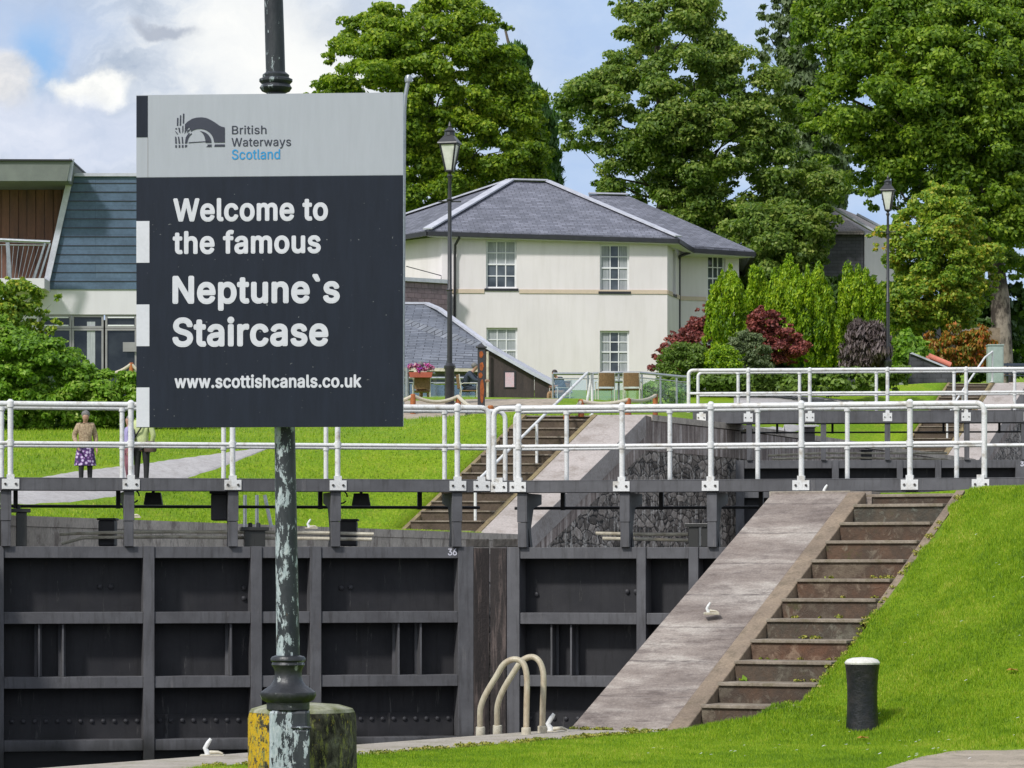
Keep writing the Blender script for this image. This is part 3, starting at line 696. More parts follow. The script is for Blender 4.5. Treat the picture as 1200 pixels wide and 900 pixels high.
def rail_run(lf, par, x0, x1, y, zt, zm, zbase, ends, posts, plates, r=.037, rm=.026, name='railing'):
    R = par
    c = .11
    for z, rr, nm in ((zt, r, 'top_rail'), (zm, rm, 'mid_rail')):
        b = MB(); p = [(x0, y, z), (x1, y, z)]
        if nm == 'top_rail':
            p = []
            if ends[0]: p += [(x0, y, zbase), (x0, y, z-c)]+arc((x0+c, y, z-c), c, math.pi, math.pi/2, 6, (1, 0, 0), (0, 0, 1))[1:]
            else: p += [(x0, y, z)]
            if ends[1]: p += arc((x1-c, y, z-c), c, math.pi/2, 0, 6, (1, 0, 0), (0, 0, 1))+[(x1, y, zbase)]
            else: p += [(x1, y, z)]
        b.tube(p, rr, 12); lf.part(b, nm, 'white', smooth=True, parent=R)
    for x in posts:
        b = MB(); b.tube([(x, y, zbase), (x, y, zt)], r, 12)
        b.lathe([(r*1.45, -.045), (r*1.5, 0), (r*1.45, .03), (.02, .062)], (x, y, zt), 12); b.lathe([(r*1.35, -.04), (r*1.35, .04)], (x, y, zm), 12)
        lf.part(b, 'post', 'white', smooth=True, parent=R)
    for x, z0, z1 in plates:
        b = MB(); b.box(x-.115, x+.115, y-.055, y-.04, z0, z1); b.box(x-.05, x+.05, y-.052, y+.02, z0+.01, z1+.06)
        b.m = 1
        for e in (-.07, .07): b.prism([(x+e+.018*math.cos(t*1.047), y-.0552, (z0+z1)/2+.018*math.sin(t*1.047)) for t in range(6)], (0, -.014, 0))
        lf.part(b, 'base_plate', ['white', 'bolt'], parent=R)
def gate(lf, rows, zdeck, cols, stiff, front, rear, plates, xd0, xd1, frame_posts, dim, dmat='gate', rearposts=None, mids=None):
    """rows: list of (ztop, zbot); cols: list of (x0, x1) verticals"""
    S = lf.part; L = lf.L
    x_lo = min(c[0] for c in cols); x_hi = max(c[1] for c in cols)
    b = MB(); b.box(x_lo+.01, x_hi-.01, .36, .40, lf.zb, rows[0][0]-.02); sk = S(b, 'plating', 'gate_skin')
    for (a, c) in rows:
        b = MB()
        xs = sorted(cols)
        for i in range(len(xs)-1): b.box(xs[i][1]+.002, xs[i+1][0]-.002, .01, .36, c, a)
        S(b, 'girder', dmat, bevel=.006)
    for x0, x1 in cols:
        b = MB(); b.box(x0, x1, -.012, .37, lf.zb, rows[0][0]+.004); S(b, 'upright', dmat, bevel=.006)
    for x, r in stiff:
        b = MB(); b.box(x-.012, x+.012, .06, .36, rows[r+1][0]+.003, rows[r][1]-.003); b.box(x-.05, x+.05, .3, .36, rows[r+1][0]+.003, rows[r][1]-.003); S(b, 'stiffener', dmat)
    # deck
    b = MB(); b.box(xd0, xd1, -.10, -.02, zdeck[1], zdeck[0]); S(b, 'walkway_beam', dmat, bevel=.008)
    b = MB(); b.box(xd0, xd1, .93, 1.0, zdeck[1]+.02, zdeck[0]); S(b, 'walkway_beam', 'gate_dark')
    b = MB()
    k = int((xd1-xd0)/.5)
    for i in range(k):
        a, c = xd0+(xd1-xd0)*i/k, xd0+(xd1-xd0)*(i+1)/k-.01; b.box(a, c, -.02, .93, zdeck[0]-.05, zdeck[0]-.012)
    S(b, 'walkway_boards', 'gate_dark')
    for x in frame_posts:
        m_ = mids if mids is not None else (rows[0][0]+zdeck[1])*.5-.03
        b = MB(); b.box(x-.07, x+.07, -.06, .06, m_, zdeck[1]-.002); b.box(x-.062, x+.062, -.052, .052, rows[0][0], m_-.004)
        p = S(b, 'walkway_post', dmat, bevel=.006)
        b = MB(); b.prism([(x-.05, .06, zdeck[1]-.003), (x-.05, .90, zdeck[1]-.003), (x-.05, .90, zdeck[1]-.14), (x-.05, .42, zdeck[1]-.2), (x-.05, .25, zdeck[1]-.5), (x-.05, .36, rows[0][0]+.003), (x-.05, .22, rows[0][0]+.003), (x-.05, .12, zdeck[1]-.5), (x-.05, .06, zdeck[1]-.45)], (.1, 0, 0)); S(b, 'bracket', 'gate_dark')
    # low bar and pipes behind the deck
    b = MB(); b.tube([(xd0, 1.05, zdeck[1]-.19), (xd1, 1.05, zdeck[1]-.19)], .022, 8)
    n = int((xd1-xd0)/1.4)
    for i in range(n):
        x = xd0+.7+i*1.4; b.box(x-.03, x+.03, 1.0, 1.06, zdeck[1]-.22, zdeck[1]+.03)
    S(b, 'safety_bar', 'gate_dark')
# ---- near gate, left leaf
Z = [(.283, .127), (-.60, -.757), (-1.47, -1.626), (-2.32, -2.47), (-3.3, -3.45)]
L1 = Leaf((-7.25, 45.6, 0), (-.33, 46.9, 0), 'left leaf of the near lock gate, dark grey steel numbered 36 under white railings', -4.4)
s = L1.s_
gate(L1, Z, (1.205, 1.03), [(s(-16), s(4.5)), (s(168), s(181)), (s(294), s(307)), (s(363.5), s(376.5)), (s(537), s(555))],
     [(s(46), 1), (s(74), 1), (s(271), 1), (s(468), 1), (s(494), 1)], None, None, None, s(-40), s(578), [s(7), s(151), s(273), s(393), s(535)], .14)
b = MB(); b.box(s(555)+.002, s(573), -.03, .45, -4.4, .27); L1.part(b, 'mitre_post', 'timber_dark', bevel=.01)
def rivets(lf, xs, z, y=.329):
    b = MB(); b.lathe([(.034, 0), (.028, .02), (.008, .03)], (0, 0, 0), 8).xf_last(24, lambda p: Vector((p.x, -p.z, p.y)))
    o = b.build('rivet', 'gate_dark', lf.r, off=(0, 0, 0), smooth=True); o.location = (xs[0], y, z-lf.zb)
    for x in xs[1:]:
        c = o.copy(); COL.objects.link(c); c.parent = lf.r; c.location = (x, y, z-lf.zb)
rivets(L1, [s(15)+(s(530)-s(15))*i/39 for i in range(40)], -2.08)
b = MB(); b.box(s(5)+.005, s(536), .33, .358, -2.32, -2.0); L1.part(b, 'lower_plate', 'gate_skin')
for ch_, xa_, xb_ in (('3', 525, 529.6), ('6', 530.6, 535.2)): b = MB(); flat_text(b, ch_, s(xa_), s(xb_), .165, .255, .0098, .03); L1.part(b, 'digit', 'letter')
b = MB()
for px, z in ((119, -.26), (132, -.26), (289, -.28), (289, -.42), (404, -.28), (415, -.27)):
    b.lathe([(.035, 0), (.03, .03), (.01, .04)], (0, 0, 0), 8).xf_last(24, lambda p, px=px, z=z: Vector((s(px)+p.x, .358-p.z, z+p.y)))
L1.part(b, 'bolt_heads', 'gate_dark', smooth=True)
fr = s
rg = MB(); rg.box(s(-40), s(578), -.1, -.098, 1.19, 1.2)
R1 = L1.part(rg, 'railing', 'gate')
rail_run(L1, R1, s(-40), s(572), -.06, 2.19, 1.665, 1.17, (False, True), [s(12), s(153), s(272), s(395), s(535)], [(s(x), 1.05, 1.185) for x in (12, 153, 272, 395, 535, 563)])
s2 = lambda px: L1.s_(px, .96)
R1b = L1.part(MB().box(s(-40), s(578), .985, .99, 1.19, 1.2), 'rear_railing', 'gate')
rail_run(L1, R1b, s(-40), s2(592), .96, 2.19, 1.665, 1.17, (False, True), [s2(2), s2(143), s2(262), s2(382), s2(521)], [], r=.032, rm=.024)
# ---- near gate, right leaf
Z2g = [(.275, .12), (-.62, -.775), (-1.48, -1.63), (-2.32, -2.47), (-3.3, -3.45)]
L2 = Leaf((-.30, 46.9, 0), (6.85, 45.15, 0), 'right leaf of the near lock gate, dark grey steel partly behind the wide ramp', -4.4)
s = L2.s_
gate(L2, Z2g, (1.19, 1.02), [(s(594), s(609)), (s(746), s(757)), (s(807), s(818.5)), (s(938), s(950)), (s(1060), s(1072)), (s(1190), s(1206))],
     [(s(645), 1), (s(668), 1), (s(980), 1)], None, None, None, s(582), s(1250), [s(613), s(733), s(835), s(941), s(1068)], .14)
b = MB(); b.box(s(575), s(594)-.002, -.03, .45, -4.4, .27); L2.part(b, 'mitre_post', 'timber_dark', bevel=.01)
b = MB()
for px, z in ((622, -.37), (729, -.33), (739, -.33)):
    b.lathe([(.035, 0), (.03, .03), (.01, .04)], (0, 0, 0), 8).xf_last(24, lambda p, px=px, z=z: Vector((s(px)+p.x, .358-p.z, z+p.y)))
L2.part(b, 'bolt_heads', 'gate_dark', smooth=True)
b = MB(); b.box(s(610), s(1186), .33, .358, -2.32, -2.0); L2.part(b, 'lower_plate', 'gate_skin')
rivets(L2, [s(615)+(s(1180)-s(615))*i/39 for i in range(40)], -2.08)
R2_ = L2.part(MB().box(s(582), s(1250), -.1, -.098, 1.175, 1.185), 'railing', 'gate')
rail_run(L2, R2_, s(580), s(1154), -.06, 2.18, 1.655, 1.15, (True, True), [s(609), s(730), s(834), s(940), s(1067)], [(s(x), 1.035, 1.17) for x in (587, 609, 730, 834, 940, 1067, 1150)])
s2 = lambda px: L2.s_(px, .96)
R2b = L2.part(MB().box(s(600), s(1250), .985, .99, 1.175, 1.185), 'rear_railing', 'gate')
rail_run(L2, R2b, s2(604), s2(1260), .96, 2.18, 1.655, 1.15, (True, False), [s2(664), s2(785), s2(888), s2(993), s2(1121), s2(1215)], [], r=.032, rm=.024)
# ---- upper gate
Z3 = [(2.69, 2.49), (1.9, 1.75), (1.1, .95), (.2, .05)]
L3 = Leaf((4.55, 86.0, 0), (13.0, 85.2, 0), 'upper lock gate farther off with rounded white railings in front of the garden', -2.0)
s = L3.s_
gate(L3, Z3, (3.93, 3.62), [(s(862), s(872)), (s(975), s(983)), (s(1051), s(1058)), (s(1096), s(1103)), (s(1190), s(1202))],
     [], None, None, None, s(812), s(1300), [s(878), s(965), s(1040), s(1133), s(1200)], .14)
for ch_, xa_, xb_ in (('3', 1196, 1199.6), ('4', 1200.4, 1204)): b = MB(); flat_text(b, ch_, s(xa_), s(xb_), 2.53, 2.64, -.0135, .03); L3.part(b, 'digit', 'letter')
R3 = L3.part(MB().box(s(812), s(1300), -.1, -.098, 3.9, 3.92), 'railing', 'gate')
rail_run(L3, R3, s(807), s(1290), -.06, 4.96, 4.38, 3.9, (True, False), [s(877), s(949), s(1040), s(1132), s(1205)], [(s(x), 3.66, 3.87) for x in (822, 877, 949, 1040, 1132, 1205)], r=.045, rm=.034)
s2 = lambda px: L3.s_(px, .96)
R3b = L3.part(MB().box(s(812), s(1300), .985, .99, 3.9, 3.92), 'rear_railing', 'gate')
rail_run(L3, R3b, s2(818), s2(1290), .96, 4.96, 4.38, 3.9, (True, False), [s2(865), s2(937), s2(1027), s2(1118), s2(1189)], [], r=.04, rm=.03)
# ---- gear standing on the gates
def stand(px0, px1, leafo, zt, zb, label, y=.30):
    x0, x1 = leafo.s_(px0), leafo.s_(px1); n = Vector((-leafo.d.y, leafo.d.x, 0))
    base = leafo.A+leafo.d*x0+n*y; base.z = zb
    e = empty('gear_stand', base, label, 'gear stand', rz=leafo.rz)
    w = x1-x0
    MB().box(-.05, w+.05, -.12, .12, zt-.05-zb, zt-zb).build('top_plate', 'gate', e, world=False, bevel=.006)
    for a in (.0, w-.14): MB().box(a, a+.14, -.09, .09, 0, zt-.052-zb).build('leg', 'gate', e, world=False, bevel=.006)
    for k in (.3, .7): MB().lathe([(.03, 0), (.03, .05), (.012, .06)], (w*k, 0, zt-zb), 8).build('bolt', 'gate_dark', e, world=False)
stand(0, 32, L1, .79, .285, 'small gear stand at the left end of the near gate top', .2)
stand(288, 312, L1, .55, .285, 'small gear stand on the near gate just left of the sign pole', .2)
stand(805, 832, L2, .60, .28, 'gear stand on the right leaf of the near gate beside the ramp', .2)
def gearbox(px0, px1, pt, pb, D, label, m='gate_dark'):
    a, c = P(px0, pb, D), P(px1, pt, D)
    e = empty('paddle_box', a, label, 'paddle gear box')
    MB().box(0, c.x-a.x, 0, .35, 0, c.z-a.z-.03).build('casing', m, e, world=False, bevel=.02)
    MB().box(-.02, c.x-a.x+.02, -.02, .37, c.z-a.z-.03, c.z-a.z).build('lid', m, e, world=False, bevel=.01)
gearbox(115, 134, 607, 640, 46.9, 'small black box behind the near gate between the two left rail posts')
gearbox(398, 418, 608, 640, 47.5, 'small black box behind the near gate right of the sign pole')
gearbox(247, 267, 576, 610, 46.6, 'dark box hanging under the walkway left of the sign pole')
gearbox(943, 955, 500, 520, 87.5, 'small black box with pale lid on the upper gate')
gearbox(1010, 1022, 527, 542, 86.6, 'small black box on the upper gate beam')
def pipes(rows, label, D, r=.024):
    e = empty('hydraulic_pipes', P(rows[0][0][0], rows[0][0][1], D), label, 'pipes')
    for q in rows: MB().tube([P(x, y, D) for x, y in q], r, 8).build('pipe', 'white_old', e, smooth=True)
pipes([[(70, 626), (88, 625), (200, 623), (360, 624), (438, 626)], [(72, 637), (98, 630), (200, 629), (360, 631), (436, 632)]], 'thin pale pipes lying above the left leaf of the near gate', 46.75)
pipes([[(698, 625), (760, 626), (806, 626)], [(706, 631), (760, 632), (806, 633)]], 'thin pale pipes lying above the right leaf of the near gate', 46.9)
pipes([[(900, 534), (960, 531), (1110, 531)], [(905, 538), (960, 536), (1110, 538)]], 'thin pale pipes on the upper gate', 86.6, .03)
# low lamp / bollard stub on the gates, black lamps under the walkway
def floodlight(px, py, D, label):
    a = P(px, py, D); e = empty('floodlight', a, label, 'floodlight')
    MB().prism([a+Vector(q) for q in ((-.13, 0, -.10), (.13, 0, -.10), (.10, .0, .07), (-.10, 0, .07))], (0, .16, 0)).build('housing', 'gate_dark', e, bevel=.01)
    MB().tube(arc(a+Vector((-.28, .05, .02)), .09, 0, 5.6, 12, (1, 0, 0), (0, 0, 1)), .012, 6).build('cable', 'black', e, smooth=True)
    MB().box(a.x-.02, a.x+.02, a.y+.05, a.y+.09, a.z+.07, a.z+.2).build('bracket', 'gate_dark', e)
floodlight(179, 583, 46.9, 'black floodlight hanging under the left part of the near walkway')
floodlight(423, 584, 47.2, 'black floodlight hanging under the walkway right of the sign pole')
# old timbers on the coping behind the mitre
for px0, px1, nm in ((546, 573, 'left'), (578, 607, 'right')):
    a = P(px0, 641, 48.2); c = P(px1, 633, 48.2)
    tag(MB().box(0, c.x-a.x, 0, .5, 0, c.z-a.z+.02).build('baulk', 'coping_l', at=a, bevel=.01, world=False), '%s weathered timber baulk lying behind the meeting posts of the near gate' % nm, 'timber baulk')
# pale grey steel strut frame behind the sign pole
e = empty('strut_frame', P(285, 618, 52), 'small frame of pale and rusty struts behind the near gate left of the sign pole', 'strut frame')
for q in (((287, 618), (287, 580)), ((301, 618), (301, 580)), ((318, 618), (310, 580))):
    MB().tube([P(x, y, 52) for x, y in q], .028, 8).build('strut', 'galv', e, smooth=True)
# ------------------------------------------------------------------ the welcome sign
SX = 266.667
a = P(160, 501, 15.045); rzs = math.atan2(-.09, 1.18)
sg = empty('welcome_sign', a, 'large white and navy welcome board with bold white lettering fixed to the peeling pole', 'sign', rz=rzs)
lx = lambda px: (px-160)/SX
lz = lambda py: (501-py)/SX
W_, H_ = lx(475), lz(110.5)
def sp(b, name, m, **k): return b.build(name, m, sg, world=False, **k)
sp(MB().box(0, W_, .0, .022, 0, H_), 'board', 'galv', bevel=.003)
zc = lz(207.3)
sp(MB().box(.0, W_, -.003, -.0003, 0, zc-.001), 'navy_panel', 'sign_navy')
sp(MB().box(.0, W_, -.003, -.0003, zc+.001, H_), 'white_panel', 'sign_white')
sp(MB().box(0, lx(173.5), -.0045, -.0031, lz(160), H_-.003), 'navy_square', 'sign_navy')
sp(MB().box(lx(173.3), lx(173.9), -.0038, -.0031, zc+.002, lz(160)), 'panel_seam', 'alu')
for p0, p1 in ((258.5, 307.5), (356.5, 405.5), (454, 500.5)):
    sp(MB().box(0, lx(175.5), -.0045, -.0031, lz(p1), lz(p0)), 'white_strip', 'letter')
YL = -.0048
def line(txt, x0, x1, ytop, ybot, m, bold, sps=1.0, nm='lettering'):
    b = MB(); flat_text(b, txt, lx(x0), lx(x1), lz(ybot), lz(ytop), YL, bold, sps); sp(b, nm, m)
line('Welcome to', 205, 385.5, 233.4, 258.6, 'letter', .026, 1.05)
line('the famous', 204.5, 377, 270.8, 296.8, 'letter', .026, 1.05)
line('Neptune`s', 204.5, 399, 323.5, 362.8, 'letter', .028, 1.05)
line('Staircase', 204.5, 385.5, 373, 405.2, 'letter', .028, 1.05)
line('www.scottishcanals.co.uk', 206, 425.5, 440, 454.6, 'letter', .026, 1.04)
line('British', 273.5, 314, 147.5, 157.6, 'letter_dark', .008, 1.03)
line('Waterways', 273, 343, 162, 174.6, 'letter_dark', .008, 1.03)
line('Scotland', 273.5, 330, 175.6, 187.2, 'letter_blue', .012, 1.03)
# canal bridge emblem (coordinates read off the enlarged photograph)
lb = MB()
ex = lambda u: lx(195+u/7.5)
ez = lambda v: lz(125+v/7.5)
def shape(pts):
    n = len(pts); lb.add([(ex(u), YL, ez(v)) for u, v in pts], [list(range(n))[::-1]])
arcp = lambda cx, cy, rx, ry, t0, t1, n=16: [(cx+rx*math.cos(math.radians(t0+(t1-t0)*i/n)), cy-ry*math.sin(math.radians(t0+(t1-t0)*i/n))) for i in range(n+1)]
top = [(170, 152), (195, 128), (235, 104), (275, 94), (320, 92), (360, 98), (400, 116), (440, 140), (475, 166), (500, 178), (525, 182)]
def strip2(A_, B_):
    n = min(len(A_), len(B_))
    for i in range(n-1): shape([A_[i], A_[i+1], B_[i+1], B_[i]])
def resamp(pts, n):
    pts = np.array(pts, float); d = np.r_[0, np.cumsum(np.hypot(*np.diff(pts, axis=0).T))]; t = np.linspace(0, d[-1], n)
    return list(zip(np.interp(t, d, pts[:, 0]), np.interp(t, d, pts[:, 1])))
inner = [(170, 190), (205, 180), (222, 205)]+arcp(300, 316, 128, 122, 128, 10, 16)+[(430, 314)]
outer = top+[(525, 250), (525, 314)]
strip2(resamp(outer, 40), resamp(inner, 40))
strip2(resamp([(525, 314), (430, 314)], 2), resamp([(525, 316), (430, 316)], 2))
strip2(arcp(300, 318, 106, 104, 80, 0), arcp(283, 318, 70, 108, 84, 0))            # dark inner crescent
strip2(arcp(300, 318, 118, 112, 180, 128, 8), arcp(300, 318, 108, 102, 180, 128, 8))
shape([(205, 310), (200, 319), (385, 308), (385, 301)])
shape([(370, 332), (410, 332), (404, 344), (412, 354), (356, 354), (372, 344)])
shape([(436, 332), (525, 332), (525, 353), (430, 353)])
for q in ([(100, 95), (112, 95), (110, 165), (98, 165)], [(126, 72), (137, 72), (135, 160), (123, 165)], [(152, 58), (165, 58), (162, 140), (150, 150)],
          [(84, 186), (98, 184), (100, 196), (86, 198)], [(110, 180), (124, 182), (130, 232), (118, 222)], [(146, 170), (156, 160), (156, 212), (146, 232)],
          [(80, 210), (92, 216), (110, 238), (100, 240)], [(170, 182), (205, 180), (180, 215), (166, 240)], [(82, 258), (94, 264), (98, 322), (84, 322)],
          [(108, 258), (118, 262), (128, 322), (114, 322)], [(150, 262), (140, 262), (144, 322), (156, 322)], [(84, 334), (98, 334), (98, 358), (84, 358)], [(114, 334), (128, 334), (128, 358), (114, 358)],
          [(142, 334), (157, 334), (157, 358), (142, 358)], [(170, 334), (190, 334), (188, 350), (170, 358)], [(205, 225), (212, 232), (192, 270), (184, 322), (170, 322), (176, 270)], [(192, 205), (225, 190), (212, 208), (186, 232)]):
    shape(q)
sp(lb, 'emblem', 'letter_dark')
# fixing straps behind
for z in (.25, 1.2): sp(MB().box(.2, W_-.2, .0225, .05, z-.02, z+.02), 'fixing_channel', 'galv')
# ---- old cast-iron lamp column carrying the sign
DP = 15.12
def C(py):
    return P(float(np.interp(py, [-60, 50, 500, 770, 1100], [319, 322, 333.7, 337.6, 338.5])), py, DP)
col = empty('cast_iron_pole', (C(900).x, DP, -1.5), 'slender old cast iron pole with peeling black and pale green paint holding the welcome sign', 'pole')
K = DP/F
b = MB(); ys = [771, 700, 600, 500, 400, 300, 200, 108]
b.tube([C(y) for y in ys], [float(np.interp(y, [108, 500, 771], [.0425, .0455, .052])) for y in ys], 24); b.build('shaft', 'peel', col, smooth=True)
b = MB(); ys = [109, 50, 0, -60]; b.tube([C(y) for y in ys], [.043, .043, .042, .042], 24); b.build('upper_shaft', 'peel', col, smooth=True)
def zy(py): return (HY-py)*K
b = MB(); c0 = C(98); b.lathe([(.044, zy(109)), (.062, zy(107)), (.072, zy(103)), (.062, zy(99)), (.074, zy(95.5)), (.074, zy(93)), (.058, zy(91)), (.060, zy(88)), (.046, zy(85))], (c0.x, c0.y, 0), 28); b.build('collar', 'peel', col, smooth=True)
c0 = C(800); b = MB(); prof = [(.055, 768), (.072, 769.5), (.078, 772), (.078, 774), (.070, 776), (.074, 779), (.066, 782), (.060, 786), (.060, 792), (.066, 798), (.078, 803), (.100, 807), (.118, 811), (.121, 815), (.112, 820), (.094, 823), (.094, 831), (.086, 833)]
b.lathe([(r, zy(y)) for r, y in prof[::-1]], (c0.x, c0.y, 0), 48)
b.xf_last(48*len(prof), lambda p: Vector((c0.x+(p.x-c0.x)*(1+.045*abs(math.sin(math.atan2(p.y-c0.y, p.x-c0.x)*6))*max(0, min(1, (math.hypot(p.x-c0.x, p.y-c0.y)-.08)/.03))), c0.y+(p.y-c0.y)*(1+.045*abs(math.sin(math.atan2(p.y-c0.y, p.x-c0.x)*6))*max(0, min(1, (math.hypot(p.x-c0.x, p.y-c0.y)-.08)/.03))), p.z)))
b.build('gadrooned_base', 'black_fleck', col, smooth=True)
b = MB(); cx = (317+362)/2; c1 = P(cx, 900, DP)
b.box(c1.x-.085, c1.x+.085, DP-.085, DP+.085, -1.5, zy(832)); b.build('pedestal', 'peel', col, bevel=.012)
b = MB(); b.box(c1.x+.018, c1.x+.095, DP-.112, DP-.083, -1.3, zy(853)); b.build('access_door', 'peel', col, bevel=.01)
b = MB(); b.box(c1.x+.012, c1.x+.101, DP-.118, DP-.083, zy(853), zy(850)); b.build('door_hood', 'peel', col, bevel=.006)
# mooring post behind the pole
def bollard_big():
    Dm = 15.62; s = F/Dm; c = Vector(((354-CX)/s, Dm, -1.5)); e = empty('mooring_bollard', c, 'fat lichened stone bollard right behind the foot of the sign pole', 'bollard')
    r = 64/s; zt = (HY-829)/s+1.5
    pr = [(r*.97, 0), (r, .2), (r, .6), (r*.99, zt-.05), (r*.965, zt-.02)]
    b = MB(); b.lathe(pr, (0, 0, 0), 40).xf_last(40*5, lambda p: Vector((p.x*(1+.008*math.sin(p.z*23+math.atan2(p.y, p.x)*3)), p.y, p.z)))
    b.build('body', 'lichen', e, world=False, smooth=True)
    b = MB(); b.lathe([(r*.965, zt-.02), (r*.93, zt-.005), (r*.7, zt+.012), (r*.3, zt+.02), (.01, zt+.02)], (0, 0, 0), 40); b.build('top', 'cap_moss', e, world=False, smooth=True)
bollard_big()
def bollard_small():
    c = P(1010.5, 852, 29.6); s = F/29.6; e = empty('mooring_bollard', c-Vector((0, 0, .03)), 'short black bollard with white domed top on the near grass', 'bollard')
    b = MB(); b.lathe([(19.5/s, 0), (18.6/s, .1), (17.6/s, .25), (17.8/s, .38), (19/s, .5), (20.2/s, .565), (20.4/s, .575)], (0, 0, 0), 32); b.build('body', 'boll', e, world=False, smooth=True)
    b = MB(); b.lathe([(20.4/s, .5755), (20.8/s, .59), (18/s, .615), (12/s, .63), (.01, .636)], (0, 0, 0), 32); b.build('cap', 'cream_cap', e, world=False, smooth=True)
bollard_small()
# ---- mooring hooks
def hook(px, py, D, label, sc=1.0, mirror=1):
    a = P(px, py, D); e = empty('mooring_hook', a, label, 'mooring hook')
    b = MB(); b.box(-.09*sc, .22*sc, -.06, .06, -.012, .012); b.build('base_plate', 'white_old', e, world=False, bevel=.005)
    b = MB(); b.tube([(0, 0, 0), (.0, 0, .05*sc), (-.03*sc*mirror, 0, .10*sc), (.01*sc*mirror, 0, .17*sc), (.045*sc*mirror, 0, .22*sc)], [.04*sc, .036*sc, .03*sc, .028*sc, .02*sc], 10); b.build('horn', 'white', e, world=False, smooth=True)
    b = MB(); b.tube([(.03*sc, 0, .03), (.14*sc, -.02, .05*sc), (.2*sc, -.02, .03*sc)], [.024*sc, .02*sc, .014*sc], 8); b.build('arm', 'white_old', e, world=False, smooth=True)
hook(243, 886, 26.9, 'white hook shaped mooring fitting on the coping just left of the lichened bollard', .62)
hook(645, 858, 30.8, 'small white mooring fitting at the foot of the wide ramp', .75)
hook(830, 719, 33.05, 'small white mooring fitting on the face of the wide ramp', .48)
hook(967, 580, 37.2, 'stubby white mooring fitting at the top of the wide ramp', .5)
hook(153, 606, 53, 'white mooring fitting on the far coping beyond the left rail posts', .7)
hook(362, 619, 58, 'white mooring fitting on the far grass edge right of the sign pole', .7)
hook(672, 542, 79.2, 'white mooring fitting on the pale ramp behind the near gate', 1.4)
hook(869, 506, 87, 'white mooring fitting on the corner of the dark chamber wall', 1.5)
hook(581, 617, 75.4, 'white mooring fitting low on the pale ramp behind the near gate', 1.4)
# ---- ladder hoops
def hoop(pts, D0, D1, label):
    base = P(pts[0][0], pts[0][1], D0); e = empty('ladder_hoop', base, label, 'ladder hoop')
    n = len(pts); q = [P(x, y, D0+(D1-D0)*i/(n-1)) for i, (x, y) in enumerate(pts)]
    # smooth the bend
    fine = []
    for i in range(n-1):
        p0, p1, p2, p3 = q[max(i-1, 0)], q[i], q[i+1], q[min(i+2, n-1)]
        for k in range(5):
            t = k/5; fine.append(.5*((2*p1)+(-p0+p2)*t+(2*p0-5*p1+4*p2-p3)*t*t+(-p0+3*p1-3*p2+p3)*t**3))
    fine.append(q[-1]); MB().tube(fine, .027, 14).build('tube', 'rail_stain', e, smooth=True)
    for f in (q[0], q[-1]): MB().lathe([(.042, 0), (.042, .085), (.034, .09)], f-Vector((0, 0, .01)), 14).build('socket', 'white_old', e, smooth=True)
hoop([(563, 862), (562.5, 843), (563.5, 828), (570, 812), (582, 792), (590, 779), (600, 773), (609, 774), (615, 781), (617.5, 797), (617, 830), (616.5, 863)], 30.5, 30.25, 'front curved handhold tube of the ladder at the coping, cream with rust')
hoop([(583, 860), (582.5, 840), (583.5, 825), (590, 808), (602, 788), (611, 775), (621, 770), (629, 772), (634.5, 780), (637, 795), (636, 830), (635.5, 861)], 30.8, 30.5, 'rear curved handhold tube of the ladder at the coping, nearer the wide ramp')
# ------------------------------------------------------------------ lamp posts
def lamp(base, H, label, k):
    e = empty('street_lamp', base, label, 'street lamp', group='old style street lamps')
    b = MB(); b.lathe([(.10*k, 0), (.10*k, .72*k), (.12*k, .75*k), (.12*k, .8*k), (.07*k, .86*k)], (0, 0, 0), 12); b.build('plinth', 'black', e, world=False, smooth=True)
    zt = H-1.05*k
    b = MB(); b.lathe([(.055*k, .8*k), (.05*k, H*.4), (.07*k, H*.4+.03), (.045*k, H*.4+.08), (.04*k, H*.72), (.075*k, H*.72+.03), (.04*k, H*.72+.08), (.034*k, zt-.2), (.06*k, zt-.12), (.03*k, zt-.05), (.09*k, zt)], (0, 0, 0), 12); b.build('post', 'black', e, world=False, smooth=True)
    b = MB(); b.tube([(-.24*k, 0, zt-.62*k), (.24*k, 0, zt-.62*k)], .016*k, 8); b.build('ladder_rest', 'black', e, world=False)
    gl = MB(); gl.lathe([(.095*k, zt+.03*k), (.225*k, zt+.56*k)], (0, 0, 0), 4, rot=math.radians(30)); lan = gl.build('lantern', 'lantern_glass', e, world=False)
    f = MB()
    for i in range(4):
        t = math.radians(30)+i*math.pi/2
        f.bar((.1*k*math.cos(t), .1*k*math.sin(t), zt+.02*k), (.235*k*math.cos(t), .235*k*math.sin(t), zt+.57*k), .028*k)
        t2 = t+math.pi/2; f.bar((.235*k*math.cos(t), .235*k*math.sin(t), zt+.57*k), (.235*k*math.cos(t2), .235*k*math.sin(t2), zt+.57*k), .03*k)
        f.bar((.1*k*math.cos(t), .1*k*math.sin(t), zt+.02*k), (.1*k*math.cos(t2), .1*k*math.sin(t2), zt+.02*k), .03*k)
    f.build('lantern_frame', 'black', e, world=False)
    MB().lathe([(.30*k, zt+.585*k), (.29*k, zt+.61*k), (.13*k, zt+.76*k)], (0, 0, 0), 4, rot=math.radians(30)).lathe([(.11*k, zt+.76*k), (.10*k, zt+.84*k), (.13*k, zt+.85*k), (.03*k, zt+.93*k), (.035*k, zt+.96*k), (.01*k, zt+1.05*k)], (0, 0, 0), 12).build('lantern_cap', 'black', e, world=False)
b1 = hit(527, 474); s1 = F/b1.y
lamp(b1, (474-145)/s1+.05, 'black lamp post rising in front of the white hotel just right of the sign', 28/s1/.5)
b2 = P(1040.5, 452, 125); b2.z = float(zleft(WL(125)-b2.x, 125)); s2_ = F/125
